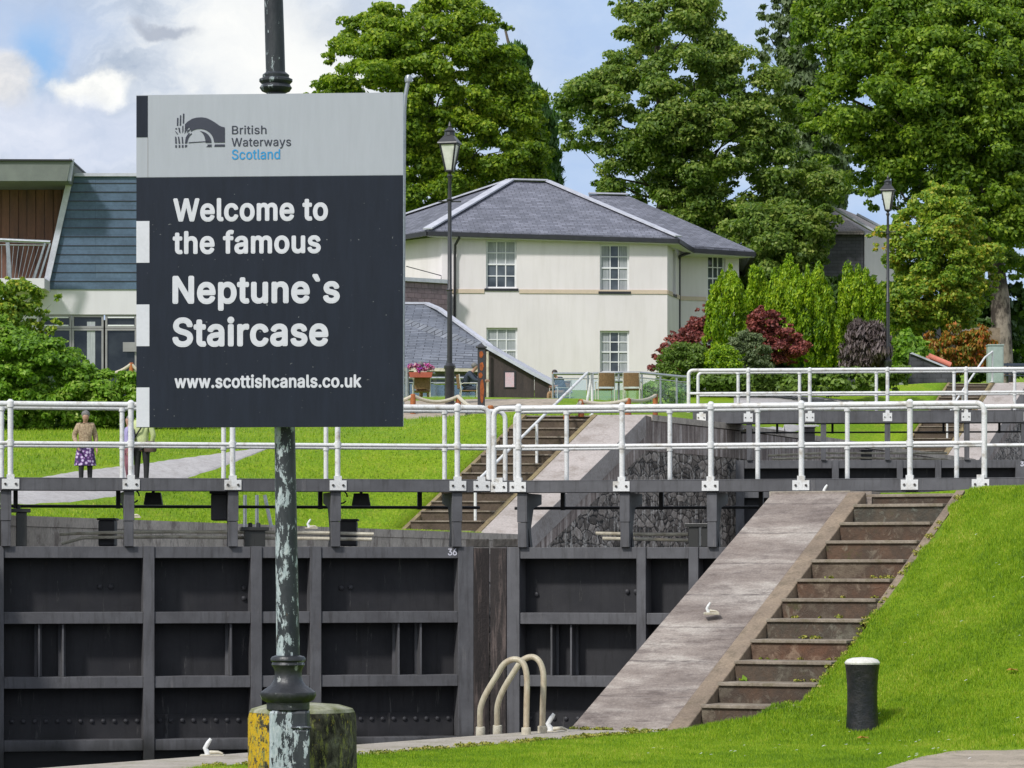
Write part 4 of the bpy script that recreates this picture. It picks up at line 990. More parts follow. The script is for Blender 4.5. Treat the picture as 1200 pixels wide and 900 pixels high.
lamp(b2, (HY-205)/s2_-b2.z, 'black lamp post among the golden conifers at the right', 20/s2_/.5)
# ------------------------------------------------------------------ buildings
class PL:
    def __init__(s, A, B): s.A, s.B = Vector(A), Vector(B); d = s.B-s.A; s.L = d.length; s.d = d.normalized(); s.n = Vector((s.d.y, -s.d.x))   # n points to the viewer
    def s(s_, px):
        k = (px-CX)/F; return (k*s_.A.y-s_.A.x)/(s_.d.x-k*s_.d.y)
    def z(s_, px, py): q = s_.A+s_.d*s_.s(px); return (HY-py)*q.y/F
    def p(s, a, z, out=0.0): q = s.A+s.d*a+s.n*out; return Vector((q.x, q.y, z))
    def blk(s, b, a0, a1, z0, z1, o0, o1): return b.prism([s.p(a0, z0, o1), s.p(a1, z0, o1), s.p(a1, z1, o1), s.p(a0, z1, o1)], s.p(0, 0, o0)-s.p(0, 0, o1))
def wall_open(pl, a0, a1, z0, z1, ops, th=.3):
    b = MB(); xs = sorted(set([a0, a1]+[v for o in ops for v in o[:2]])); zs = sorted(set([z0, z1]+[v for o in ops for v in o[2:4]]))
    for i in range(len(xs)-1):
        run = None
        for j in range(len(zs)-1):
            mx, mz = (xs[i]+xs[i+1])/2, (zs[j]+zs[j+1])/2
            solid = not any(o[0] < mx < o[1] and o[2] < mz < o[3] for o in ops)
            if solid:
                if run is None: run = zs[j]
            if (not solid or j == len(zs)-2) and run is not None:
                pl.blk(b, xs[i], xs[i+1], run, zs[j] if not solid else zs[j+1], -th, 0); run = None
    return b
def sash(pl, root, o, nx, ny, sill=True, curtain=True, open_bot=False, fm='upvc', deep=.12):
    a0, a1, z0, z1 = o; f = MB(); t = .075
    for q in ((a0, a0+t, z0, z1), (a1-t, a1, z0, z1), (a0+t, a1-t, z0, z0+t), (a0+t, a1-t, z1-t, z1)): pl.blk(f, *q, -deep-.06, -deep)
    zm = (z0+z1)/2; pl.blk(f, a0+t, a1-t, zm-.03, zm+.03, -deep-.05, -deep-.004)
    for i in range(1, nx):
        x = a0+t+(a1-a0-2*t)*i/nx; pl.blk(f, x-.022, x+.022, z0+t, zm-.03, -deep-.04, -deep-.012); pl.blk(f, x-.022, x+.022, zm+.03, z1-t, -deep-.04, -deep-.012)
    for h0, h1 in ((z0+t, zm-.03), (zm+.03, z1-t)):
        for j in range(1, ny): z = h0+(h1-h0)*j/ny; pl.blk(f, a0+t, a1-t, z-.02, z+.02, -deep-.038, -deep-.014)
    w = f.build('window', fm, root)
    g = MB(); pl.blk(g, a0+.01, a1-.01, z0+.01, z1-.01, -deep-.052, -deep-.046); g.build('pane', 'pane', w)
    if curtain:
        c = MB()
        for k in ((0, .3), (.7, 1)) if curtain == 1 else ((0, .48), (.52, 1)):
            n = 7
            for i in range(n):
                u0 = k[0]+(k[1]-k[0])*i/n; u1 = k[0]+(k[1]-k[0])*(i+1)/n; pl.blk(c, a0+.03+(a1-a0-.06)*u0, a0+.03+(a1-a0-.06)*u1-.004, z0+.05, z1-.05, -deep-.045-(.0), -deep-.0425+.002*(i % 2))
        c.build('curtain', 'curtain', w)
    if sill:
        s_ = MB(); pl.blk(s_, a0-.06, a1+.06, z0-.10, z0-.002, -.1, .05); s_.build('sill', 'gutter', w)
def hotel():
    r = empty('hotel', (1.5, 140, 6.6), 'white two storey hotel with grey slate hip roofs and sash windows', 'building')
    zE, z0 = 13.2, 5.2
    A = (P(518, 0, 136).x, 136); B = (P(782, 0, 136.5).x, 136.5); C_ = (P(798, 0, 139.6).x, 139.6); D_ = (P(866, 0, 140.4).x, 140.4)
    E_ = (A[0]-5.6, 143.0); G_ = (D_[0]+.3, 150)
    pf, pr, pw, pl_, ps = PL(A, B), PL(B, C_), PL(C_, D_), PL(E_, A), PL(D_, G_)
    def op(pl, x0, x1, y0, y1):
        m = (x0+x1)/2; return (pl.s(x0), pl.s(x1), pl.z(m, y1), pl.z(m, y0))
    of = [op(pf, 569.5, 605.5, 281, 338), op(pf, 703, 737.5, 286, 341.5), op(pf, 570, 606.5, 384, 437), op(pf, 703, 737.5, 387.5, 437)]
    ow_reflection = None
    wall_open(pf, 0, pf.L, z0, zE, of).build('wall', 'render', r)
    sash(pf, r, of[0], 3, 2, curtain=0)
    for oo in (of[0], of[2], ow_reflection):  # pale panels paint a grey reflection into the upper sashes
        bl = MB(); pf.blk(bl, oo[0]+.04, oo[1]-.04, (oo[2]+oo[3])/2, oo[3]-.05, -.164, -.161) if oo else None
        if oo: bl.build('sash_reflection', 'curtain', r)
    sash(pf, r, of[1], 3, 2, curtain=1); sash(pf, r, of[2], 3, 2, curtain=2); sash(pf, r, of[3], 3, 2, curtain=1)
    orr = [op(pr, 788.3, 791.8, 292, 345)]
    wall_open(pr, .002, pr.L, z0, zE, orr).build('wall', 'render', r); sash(pr, r, orr[0], 2, 2, curtain=0)
    ow = [op(pw, 829, 850, 299, 353), op(pw, 829, 850, 392, 437)]
    wall_open(pw, .002, pw.L, z0, zE, ow).build('wall', 'render', r); sash(pw, r, ow[0], 3, 2, curtain=0); sash(pw, r, ow[1], 3, 2, curtain=0)
    wall_open(pl_, 0, pl_.L-.002, z0, zE, []).build('wall', 'render', r); wall_open(ps, .002, ps.L, z0, zE, []).build('wall', 'render', r)
    zs = pf.z(650, 344)
    for pl in (pf, pr, pw):
        b = MB()
        cuts = sorted([o[:2] for o in (of if pl is pf else ow if pl is pw else orr)]); cuts = sorted(set(cuts)); x = 0.004
        segs = []
        for c in cuts[:2] if pl is pf else cuts[:1]:
            segs.append((x, c[0]-.07)); x = c[1]+.07
        segs.append((x, pl.L-.004))
        for a, c in segs:
            if c > a: pl.blk(b, a, c, zs, zs+.16, .002, .035)
        b.build('string_course', 'string', r)
    # window head lintels
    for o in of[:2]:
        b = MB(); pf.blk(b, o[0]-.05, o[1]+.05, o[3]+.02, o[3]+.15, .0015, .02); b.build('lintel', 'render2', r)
    # roofs
    def q(px, py, D): return P(px, py, D)
    def ez(px, D, z=zE): return Vector(((px-CX)*D/F, D, z))
    R1, R2_, = q(598, 212, 142), q(641, 213, 142.3)
    E1, E2, E0, E3 = q(501, 269.5, 135.5), q(795, 278.5, 136.2), Vector((A[0]-6.2, 143, 13.25)), Vector((8.0, 145.5, 13.25))
    k1, k2 = Vector((A[0]-4, 150, 13.25)), Vector((7.6, 150, 13.25))
    b = MB(); dn = Vector((0, 0, -.12))
    for f in ([E1, E2, R2_, R1], [E0, E1, R1], [E2, E3, R2_], [k1, E0, R1], [E3, k2, R2_], [k2, k1, R1, R2_]): b.prism(f, dn)
    b.build('roof', 'slate', r)
    fl = MB()
    for a, c in ((E1, R1), (R1, R2_), (R2_, E2), (E0, R1)): fl.bar(a+Vector((0, -.05, .05)), c+Vector((0, -.05, .05)), .42 if c is not E2 else .34, .06)
    fl.build('ridge_flashing', 'lead', r)
    w1, w2, w3, w4 = q(690, 228, 145), q(735, 229, 145.3), q(884, 294, 139.9), q(796, 285.5, 138.6)
    w5 = Vector((D_[0]+.9, 151, 13.1)); w6 = Vector((5.5, 150, 13.3))
    b = MB()
    for f in ([w4, w3, w2, w1], [w3, w5, w2], [w5, w6, w1, w2]): b.prism(f, dn)
    b.build('roof', 'slate', r)
    fl = MB()
    for a, c in ((w1, w2),): fl.bar(a+Vector((0, -.05, .05)), c+Vector((0, -.05, .05)), .3, .06)
    fl.build('ridge_flashing', 'lead', r)
    gt = MB()
    for a, c in ((E0, E1), (E1, E2), (E2, q(812, 289.5, 138.6)), (q(812, 289.5, 138.6), w3), (w3, w5)): gt.bar(a-Vector((0, .03, .14)), c-Vector((0, .03, .14)), .13, .17)
    gt.build('gutter', 'gutter', r)
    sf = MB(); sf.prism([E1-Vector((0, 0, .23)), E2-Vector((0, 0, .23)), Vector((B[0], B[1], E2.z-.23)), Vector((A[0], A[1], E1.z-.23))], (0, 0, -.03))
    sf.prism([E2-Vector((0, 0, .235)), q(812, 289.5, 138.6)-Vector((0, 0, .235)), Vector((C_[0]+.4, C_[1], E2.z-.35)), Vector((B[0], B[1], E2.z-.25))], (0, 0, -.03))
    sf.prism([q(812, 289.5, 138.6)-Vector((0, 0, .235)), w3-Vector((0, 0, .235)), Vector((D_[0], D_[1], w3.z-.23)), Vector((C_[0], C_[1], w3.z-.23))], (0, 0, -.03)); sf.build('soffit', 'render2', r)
    dp = MB(); dp.tube([q(810, 291, 138.5), q(808, 296, 138.4), q(797, 300, 138.9), q(796, 304, 139.2), q(796, 440, 139.2)], .06, 8); dp.build('downpipe', 'gutter', r, smooth=True)
    dp = MB(); dp.tube([q(538.5, 273, 135.6), q(538, 279, 135.6), q(533.5, 287, 135.8), q(533, 300, 135.9), q(533, 372, 135.9)], .055, 8); dp.build('downpipe', 'gutter', r, smooth=True)
    # purple slate-hung link wall below the left eaves
    pk = PL((P(455, 0, 133.5).x, 133.5), (P(526, 0, 135.2).x, 135.2))
    b = MB(); pk.blk(b, 0, pk.L, 5.5, pk.z(500, 331), -1.2, 0); b.build('slate_hung_wall', 'slate_purple', r)
    b = MB(); pk.blk(b, -.1, pk.L, pk.z(500, 331), pk.z(500, 326.5), -1.3, .1); b.build('parapet_cap', 'lead', r)
    # thin pipes on the left facet
    dp = MB(); dp.tube([q(476, 312, 136), q(517, 323, 135.8), q(517, 330, 135.8)], .02, 6); dp.build('cable', 'gutter', r)
hotel()
def outbuilding():
    Dd = 121; r = empty('outbuilding', P(560, 480, Dd), 'low outbuilding with blue grey slate hip roof and brown boarded end beside the lamp post', 'outbuilding')
    q = lambda x, y, d=Dd: P(x, y, d)
    b = MB()
    fr = [q(420, 430), q(600, 432), q(573, 404.5, 122), q(501, 356.5, 126), q(420, 355.5, 126)]
    b.prism(fr, (0, 0, -.12)); b.prism([q(600, 432), q(652, 450, 131), q(501, 356.5, 126), q(573, 404.5, 122)], (0, 0, -.12)); b.build('roof', 'slate_small', r)
    fl = MB(); pts = [q(420, 355, 126), q(500, 355.5, 126), q(515, 362, 125), q(573, 404, 122), q(600, 431, 121)]
    for a, c in zip(pts, pts[1:]): fl.bar(a, c, .2, .08)
    fl.build('ridge_flashing', 'lead', r)
    MB().prism([q(420, 430, 120.8), q(600, 432.5, 120.8), q(600, 436, 120.8), q(420, 434, 120.8)], (0, .1, 0)).build('eaves_board', 'white_old', r)
    MB().prism([q(420, 434, 121.6), q(568, 436, 121.6), q(568, 500, 121.6), q(420, 500, 121.6)], (0, .2, 0)).build('front_wall', 'alu', r)
    for x0, x1 in ((478, 490), (496, 506), (512, 524), (532, 545), (549, 560)):
        MB().prism([q(x0, 440, 121.5), q(x1, 440, 121.5), q(x1, 472, 121.5), q(x0, 472, 121.5)], (0, .06, 0)).build('window', 'pane', r)
    # brown boarded end with sloping top
    Ds_ = 117
    w = MB(); w.prism([q(566, 500, Ds_), q(566, 405.5, Ds_), q(626, 437.5, Ds_), q(626, 500, Ds_)], (0, .2, 0)); w.build('boarded_wall', 'shed', r)
    w = MB(); w.prism([q(626.4, 500, Ds_), q(626.4, 438, Ds_), q(647, 450, Ds_), q(645, 478, Ds_), q(645, 500, Ds_)], (.3, 1.2, 0)); w.build('boarded_wall', 'shed', r)
    w = MB(); w.prism([q(565, 402, Ds_-.2), q(624, 435.5, Ds_-.2), q(652, 449.5, Ds_-.2), q(659, 457, Ds_-.2), q(657, 459, Ds_-.2), q(648, 452, Ds_-.2), q(623, 439, Ds_-.2), q(565, 406, Ds_-.2)], (.4, 1.6, 0)); w.build('verge_board', 'lead', r)
    n = MB(); n.prism([q(590.5, 435, 116.98), q(604.5, 435, 116.98), q(604.5, 455, 116.98), q(590.5, 455, 116.98)], (0, .015, 0)); fr_ = n.build('notice_frame', 'black', r)
    n = MB(); n.prism([q(592, 436.5, 116.94), q(602.5, 436.5, 116.94), q(602.5, 453.5, 116.94), q(592, 453.5, 116.94)], (0, .015, 0)); n.build('notice', 'notice', fr_)
    MB().tube([q(571.5, 412, 116.8), q(571.5, 480, 116.8)], .045, 8).build('downpipe', 'white_old', r, smooth=True)
outbuilding()
def rusty_post():
    b0 = hit(564, 479); s = F/b0.y; e = empty('rusty_pillar', b0, 'dark square pillar with orange rust patches beside the brown boarded wall', 'pillar')
    w = 4.3/s; h = (479-408)/s
    MB().box(-w, w, -w, w, 0, h).build('shaft', 'gate_dark', e, world=False, bevel=.01)
    MB().box(-w*1.5, w*1.5, -w*1.5, w*1.5, h, h+1.5/s).lathe([(w*1.6, h+1.5/s), (w*.9, h+3.5/s), (.02, h+5.5/s)], (0, 0, 0), 4, rot=.785).build('cap', 'gate_dark', e, world=False)
    b = MB()
    for i, (y0, y1, dx) in enumerate(((412, 419, 0), (425, 434, .1), (445, 470, .2), (437, 443, -.2))):
        z0, z1 = (479-y1)/s, (479-y0)/s; m = (z0+z1)/2; n = 12
        b.prism([(w*(dx+.62*math.cos(t*6.283/n)*(1+.2*math.sin(t*5))), -w-.004, m+(z1-z0)*.55*math.sin(t*6.283/n)*(1+.15*math.cos(t*7))) for t in range(n)], (0, -.006, 0))
    b.build('rust_patch', 'rust', e, world=False)
rusty_post()
def visitor_centre():
    Dv = 118; r = empty('visitor_centre', P(80, 470, Dv), 'modern building with blue slate boarding, timber balcony and white ground floor at the left', 'building')
    q = lambda x, y, d=Dv: P(x, y, d)
    b = MB(); b.prism([q(83.5, 205.5), q(300, 205.5), q(300, 339), q(53, 339)], (0, 3, 0)); b.build('slate_cladding', 'clad', r)
    b = MB(); b.prism([q(83, 202.8, Dv-.1), q(300, 202.8, Dv-.1), q(300, 206.5, Dv-.1), q(83, 206.5, Dv-.1)], (0, 3.2, 0)); b.build('parapet_cap', 'lead', r)
    # thin dark joints between the boards
    b = MB()
    for i in range(12):
        y = 214.2+i*10.45; x0 = 83-(y-205)*.228
        b.prism([q(x0, y, Dv-.02), q(300, y, Dv-.02), q(300, y+.9, Dv-.02), q(x0, y+.9, Dv-.02)], (0, .021, 0))
    b.build('board_joint', 'gutter', r)
    b = MB(); b.bar(q(84, 186, Dv-1.3), q(80.5, 212, Dv-1.3), .16, .2); b.bar(q(81.5, 212, Dv-.1), q(53, 338, Dv-.1), .09, .2); b.build('edge_trim', 'lead', r)
    b = MB(); b.prism([q(-60, 187.5, Dv-1.5), q(83, 188, Dv-1.5), q(78.5, 212, Dv-1.5), q(-60, 212, Dv-1.5)], (0, 5, 0)); b.build('roof_fascia', 'fascia', r)
    b = MB(); b.prism([q(-60, 186.2, Dv-1.6), q(84, 186.6, Dv-1.6), q(83.8, 188.4, Dv-1.6), q(-60, 188, Dv-1.6)], (0, 5.2, 0)); b.build('roof_edge', 'gutter', r)
    b = MB(); q2 = lambda x, y: P(x, y, Dv+1.2)
    x = -60; k = 0
    while x < 80:
        x2 = min(x+10.2, 80)
        yb = 345
        b.prism([q2(x, 210), q2(x2-.5, 210), q2(x2-.5, yb), q2(x, yb)], (0, .25, 0)) if k % 2 else b.prism([P(x, 210, Dv+1.23), P(x2-.5, 210, Dv+1.23), P(x2-.5, yb, Dv+1.23), P(x, yb, Dv+1.23)], (0, .2, 0))
        x = x2; k += 1
    b.build('timber_wall', 'wood', r)
    MB().prism([q(-60, 212.3, Dv-1.2), q(78, 212.3, Dv-1.2), q(78, 213, Dv+1.2), q(-60, 213, Dv+1.2)], (0, 0, .04)).build('soffit', 'wood', r)
    # balcony
    bl = MB().prism([q(-60, 326, Dv-1.4), q(52, 326, Dv-1.4), q(52, 338, Dv-1.4), q(-60, 338, Dv-1.4)], (0, 2.6, 0)).build('balcony', 'render2', r)
    MB().tube([q(-60, 281, Dv-1.3), q(0, 281.2, Dv-1.3), q(59, 283.8, Dv-1.3)], .07, 8)  .build('handrail', 'galv', bl, smooth=True)
    b = MB(); b.bar(q(9, 284, Dv-1.3), q(11.5, 326, Dv-1.3), .13, .06); b.bar(q(53, 285, Dv-1.3), q(40, 327, Dv-1.3), .13, .06); b.bar(q(59, 285, Dv-1.3), q(46, 327, Dv-1.3), .10, .06); b.tube([q(-60, 286.5, Dv-1.3), q(55, 287.5, Dv-1.3)], .02, 6); b.build('baluster_frame', 'galv', bl)
    b = MB()
    for i in range(16): x = -40+i*6.0; b.tube([q(x+ (2 if x > 10 else 0), 287.5, Dv-1.28), q(x-(0 if x < 10 else (x-10)*.3), 326, Dv-1.28)], .012, 5)
    b.build('balusters', 'galv', bl)
    # white ground floor with a band of windows
    pl = PL((P(20, 0, Dv+.05).x, Dv+.05), (P(300, 0, Dv+.05).x, Dv+.05)); o = (pl.s(45), pl.s(240), pl.z(100, 500), pl.z(100, 368.5))
    wall_open(pl, pl.s(20), pl.s(300), 3.5, pl.z(100, 339)-.003, [o]).build('ground_floor_wall', 'render2', r)
    MB().prism([q(45, 375, Dv+.6), q(240, 375, Dv+.6), q(240, 500, Dv+.6), q(45, 500, Dv+.6)], (0, .1, 0)).build('back_wall', 'gate_dark', r)
    def fr(x0, x1, y0, y1, nm='window', door=False):
        f = MB(); a0, a1, z0, z1 = pl.s(x0), pl.s(x1), pl.z(100, y1), pl.z(100, y0); t = .07
        for v in ((a0, a0+t, z0, z1), (a1-t, a1, z0, z1), (a0+t, a1-t, z0, z0+t), (a0+t, a1-t, z1-t, z1)): pl.blk(f, *v, -.16, -.06)
        w = f.build(nm, 'alu', r); g = MB(); pl.blk(g, a0+.03, a1-.03, z0+.03, z1-.03, -.135, -.125); g.build('pane', 'pane_dark', w); return w
    for x0, x1 in ((45, 83.5), (84, 121), (123, 160), (161, 199), (200, 239)):
        fr(x0, x1, 369, 384.3); w = fr(x0, x1, 384.8, 470)
    for x0, x1 in ((48, 80), (126, 157)):
        f = MB(); pl.blk(f, pl.s(x0), pl.s(x1), pl.z(100, 382), pl.z(100, 380.5), -.125, -.05); pl.blk(f, pl.s(x0), pl.s(x1), pl.z(100, 372.5), pl.z(100, 371.2), -.125, -.05); f.build('opening_light_frame', 'upvc', r)
    MB().prism([q(102, 377, Dv+.16), q(111.5, 377, Dv+.16), q(111.5, 430, Dv+.16), q(102, 430, Dv+.16)], (0, .01, 0)).build('curtain', 'curtain', r)
    MB().prism([q(144, 401, Dv+.0), q(160, 401, Dv+.0), q(160, 412, Dv+.0), q(144, 412, Dv+.0)], (0, .02, 0)).build('notice', 'alu', r)
visitor_centre()
def far_house():
    Dh = 165; r = empty('house', P(990, 420, Dh), 'small dark stone house with brown roof glimpsed behind the golden conifers', 'house'); q = lambda x, y, d=Dh: P(x, y, d)
    b = MB(); b.prism([q(948, 271), q(1012, 271), q(975, 245, 169), q(950, 244, 169)], (0, 0, -.15)); b.prism([q(1012, 271), q(1050, 271, 176), q(985, 244, 171), q(975, 245, 169)], (0, 0, -.15)); b.build('roof', 'slate_brown', r)
    MB().bar(q(975, 243), q(1024, 271), .5, .1).build('ridge_flashing', 'lead', r)
    MB().prism([q(940, 273, Dh+.4), q(1012, 273, Dh+.4), q(1012, 470, Dh+.4), q(940, 470, Dh+.4)], (0, 4, 0)).build('stone_wall', 'stone_dark', r)
    MB().prism([q(1013, 273, Dh+.6), q(1060, 273, Dh+3), q(1060, 470, Dh+3), q(1013, 470, Dh+.6)], (0, 1, 0)).build('rendered_wall', 'render', r)
    MB().bar(q(1004, 251, Dh+1), q(1042, 271, Dh+1), .3, .1).build('verge', 'lead', r)
far_house()
def shed_right():
    e = empty('garden_shed', P(1105, 420, 140), 'dark shed with pale siding behind the orange shrubs at the right', 'shed'); q = lambda x, y, d=140: P(x, y, d)
    MB().prism([q(1086, 382), q(1112, 382), q(1112, 425), q(1086, 425)], (0, 2, 0)).build('dark_wall', 'gate_dark', e)
    MB().prism([q(1112.3, 384, 140.5), q(1172, 384, 140.5), q(1172, 425, 140.5), q(1112.3, 425, 140.5)], (0, 2, 0)).build('pale_wall', 'kerb', e)
    for i in range(5): MB().prism([q(1128, 386+i*5, 140.4), q(1142, 386+i*5, 140.4), q(1142, 389.5+i*5, 140.4), q(1128, 389.5+i*5, 140.4)], (0, .08, 0)).build('slat', 'alu', e)
shed_right()
def low_wall():
    e = empty('low_stone_wall', P(1090, 450, 127), 'low grey stone garden wall with sloping top below the orange shrubs', 'wall'); q = lambda x, y, d=127: P(x, y, d)
    MB().prism([q(1066, 452), q(1066, 416), q(1069, 414), q(1108, 428), q(1117, 434), q(1117, 452)], (0, .5, 0)).build('walling', 'stone_dark', e)
    MB().prism([q(1066, 414.5, 126.9), q(1069, 412.8, 126.9), q(1117, 432.5, 126.9), q(1117, 434.5, 126.9), q(1069, 415, 126.9)], (0, .7, 0)).build('coping', 'lead', e)
    a = P(1088, 417, 127.2); c = P(1114, 428, 127.2)
    p = empty('drain_pipe', a, 'coral red pipe lying along the sloping garden wall', 'pipe'); MB().tube([a, c], .11, 12).build('tube', 'lid', p, smooth=True)
    MB().lathe([(.09, -.25), (.09, .0)], a, 10).build('bracket', 'lid', p)
low_wall()
def cabinet():
    a = Vector(((1166-CX)*123.5/F, 123.5, 6.6)); s = F/a.y; e = empty('utility_cabinet', a, 'pale green upright metal cabinet beside the distant steps', 'cabinet'); h = (a.z-(HY-404)/s)
    h = (HY-404)/s-a.z; w = 9/s
    MB().box(-w, w, -.25, .25, 0, h-.05).build('body', 'cabinet', e, world=False, bevel=.02)
    MB().box(-w-.02, w+.02, -.28, .28, h-.05, h).build('lid', 'cabinet', e, world=False, bevel=.01)
    MB().box(-w+.04, w-.04, -.262, -.252, .1, h-.12).build('door', 'cabinet', e, world=False)
cabinet()
def bench(px, py, label):
    a = Vector(((px-CX)*126/F, 126, float(zleft(WL(126)-(px-CX)*126/F, 126)))); e = empty('park_bench', a, label, 'bench')
    for x in (-.7, .7):
        MB().box(x-.04, x+.04, -.25, .25, 0, .44).build('leg', 'black', e, world=False)
        MB().box(x-.03, x+.03, .2, .26, .44, .95).build('back_post', 'black', e, world=False)
    for i in range(4): MB().box(-.85, .85, -.26+i*.12, -.17+i*.12, .442, .47).build('seat_slat', 'c_slate', e, world=False)
    for i in range(3): MB().box(-.85, .85, .17, .199, .55+i*.14, .65+i*.14).build('back_slat', 'c_slate', e, world=False)
bench(1204, 436, 'dark slatted bench at the right edge behind the railings')
# ------------------------------------------------------------------ terrace: rope fences, glass balustrade, chairs
def ropefence(pxs, ytop, ybot, label, D=None, sag=7):
    tops, base = [], None
    pts = []
    for px, yt, yb in pxs:
        g_ = hit(px, yb) if D is None else P(px, yb, D); s = F/g_.y; pts.append((g_, (yb-yt)/s, s))
    e = empty('rope_fence', pts[0][0], label, 'rope fence')
    for g_, h, s in pts:
        MB().lathe([(.075, -.05), (.075, h-.03), (.05, h)], g_, 10).build('post', 'orange', e, smooth=True)
    for (g0, h0, s0), (g1, h1, s1) in zip(pts, pts[1:]):
        a = g0+Vector((0, -.02, h0-.04)); c = g1+Vector((0, -.02, h1-.04)); L = []
        for i in range(13):
            t = i/12; L.append(a.lerp(c, t)-Vector((0, 0, 4*t*(1-t)*sag/s0)))
        MB().tube(L, .05, 8).build('rope', 'rope', e, smooth=True)
ropefence([(440, 463, 484), (484, 462, 486), (537, 463, 484), (575, 476, 488)], 0, 0, 'orange post and white rope fence on the terrace left of the brown shed')
ropefence([(664, 482, 492), (681, 469, 487), (736, 467, 487), (768, 462, 490)], 0, 0, 'orange post and white rope fence above the mossy steps', sag=4)
ropefence([(102, 428, 440), (154, 425, 445), (200, 440, 452)], 0, 0, 'orange post and drooping white rope fence by the left windows', D=108, sag=10)
ropefence([(141, 441, 470), (160, 441, 475), (190, 452, 478)], 0, 0, 'orange post and rope fence beside the sign edge at the left', D=100, sag=3)
def balustrade(pts, label, D0=None):
    base = None; P3 = []
    for px, yt, yb, D in pts:
        P3.append((P(px, yb, D), P(px, yt, D)))
    e = empty('glass_balustrade', P3[0][0], label, 'balustrade')
    for a, c in P3: MB().tube([a, c], .035, 8).build('post', 'galv', e, smooth=True)
    MB().tube([c for a, c in P3], .045, 8).build('top_rail', 'galv', e, smooth=True)
    MB().tube([c-Vector((0, 0, .16)) for a, c in P3], .02, 8).build('mid_rail', 'galv', e, smooth=True)
    for (a, c), (a2, c2) in zip(P3, P3[1:]):
        g0, g1 = a.lerp(a2, .05), a.lerp(a2, .95); h0, h1 = c.lerp(c2, .05), c.lerp(c2, .95)
        MB().prism([g0+Vector((0, 0, .08)), g1+Vector((0, 0, .08)), h1-Vector((0, 0, .2)), h0-Vector((0, 0, .2))], (0, .012, 0)).build('glass_panel', 'clear', e)
balustrade([(648, 438, 478, 112), (689, 438, 478, 112), (725, 437, 478, 112), (752, 437, 478, 111), (774, 439, 478, 109), (793, 441, 478, 107), (806, 442, 478, 105)], 'glass balustrade with steel rails on the terrace in front of the hotel')
balustrade([(440, 443, 480, 116), (478, 443, 480, 116), (523, 443, 480, 116), (560, 443, 480, 116)], 'glass balustrade behind the seated people left of the brown shed')
def chair_parts(e, rz=0):
    fr = MB()
    for x in (-.25, .25):
        fr.tube([(x, -.24, 0), (x, -.24, .44), (x*1.05, -.24, .66), (x*1.05, .16, .66), (x, .26, .62)], .016, 6); fr.tube([(x, .26, 0), (x, .24, .44), (x, .30, .92)], .016, 6)
    fr.tube([(-.25, .30, .92), (.25, .30, .92)], .016, 6); fr.tube([(-.25, -.24, .42), (.25, -.24, .42)], .016, 6); fr.build('frame', 'seatpaint', e, world=False, smooth=True)
    MB().box(-.24, .24, -.24, .24, .42, .45).build('seat', 'wicker', e, world=False)
    b = MB(); n = 6
    for i in range(n): t0, t1 = -.24+.48*i/n, -.24+.48*(i+1)/n; f = lambda t: .27+.05*(1-(t/.24)**2); b.prism([(t0, f(t0), .50), (t1, f(t1), .50), (t1*.95, f(t1)+.05, .92), (t0*.95, f(t0)+.05, .92)], (0, .02, 0))
    b.build('backrest', 'wicker', e, world=False)
proto = None
def cafe_chair(pos, rz, label):
    global proto
    if proto is None:
        e = empty('cafe_chair', pos, label, 'chair', 'wicker cafe chairs on the terrace', rz); chair_parts(e); proto = e; return e
    e = proto.copy(); COL.objects.link(e); e.location = pos; e.rotation_euler = (0, 0, rz); e['label'] = label; ROOT[e.name] = Vector(pos)
    for c in proto.children: k = c.copy(); COL.objects.link(k); k.parent = e
    return e
TER = lambda px, D: Vector(((px-CX)*D/F, D, float(zleft(WL(D)-(px-CX)*D/F, D))))
ch1 = TER(709, 104); ch2 = TER(741, 104); ch3 = TER(494, 104); ch4 = TER(549, 104)
cafe_chair(ch1, math.radians(188), 'brown wicker cafe chair, left one of the pair behind the glass balustrade')
cafe_chair(ch2, math.radians(172), 'brown wicker cafe chair, right one of the pair behind the glass balustrade')
cafe_chair(ch3, math.radians(185), 'wicker cafe chair under the person in cream beneath the flower box')
cafe_chair(ch4, math.radians(95), 'wicker cafe chair under the person in the slate jacket')
def table(pos, label):
    e = empty('cafe_table', pos, label, 'table', 'small cafe tables')
    MB().lathe([(.42, .70), (.42, .73)], (0, 0, 0), 20).build('top', 'galv', e, world=False); MB().lathe([(.2, 0), (.2, .03), (.03, .05), (.03, .70)], (0, 0, 0), 12).build('pedestal', 'galv', e, world=False)
table(TER(725, 105), 'small round metal table between the two wicker chairs'); table(TER(524, 105), 'small round metal table between the two seated people')
# flower box on the terrace rail
fb = P(493, 436, 103.4)
e = empty('flower_box', fb, 'red planter of pink, purple and yellow flowers above the seated person', 'planter')
MB().prism([fb+Vector(v) for v in ((-.36, 0, 0), (.36, 0, 0), (.33, 0, -.16), (-.33, 0, -.16))], (0, .2, 0)).build('trough', 'terracotta', e)
FLOWER = (fb, e)
e2 = empty('post', TER(477, 103.5), 'pale post carrying the end of the flower box', 'post')
MB().tube([TER(477, 103.5), P(477, 431, 103.5)], .06, 8).build('post_shaft', 'galv', e2, smooth=True)
MB().tube([P(477, 437.5, 103.55), P(510, 437.5, 103.55)], .03, 8).build('arm', 'galv', e2, smooth=True)

# thin grey mast whose capped top shows over the right corner of the sign
m0 = hit(471, 480); Dm_ = m0.y; e = empty('mast', m0, 'thin grey mast with rounded cap showing above the top right corner of the sign', 'mast')
MB().tube([m0, P(473.5, 130, Dm_), P(475, 112, Dm_), P(478.5, 94, Dm_)], [.07, .06, .055, .055], 10).build('shaft', 'galv', e, smooth=True)
MB().lathe([(.10, -.1), (.11, .0), (.08, .08), (.02, .11)], P(478.8, 92, Dm_), 12).build('cap', 'galv', e, smooth=True)
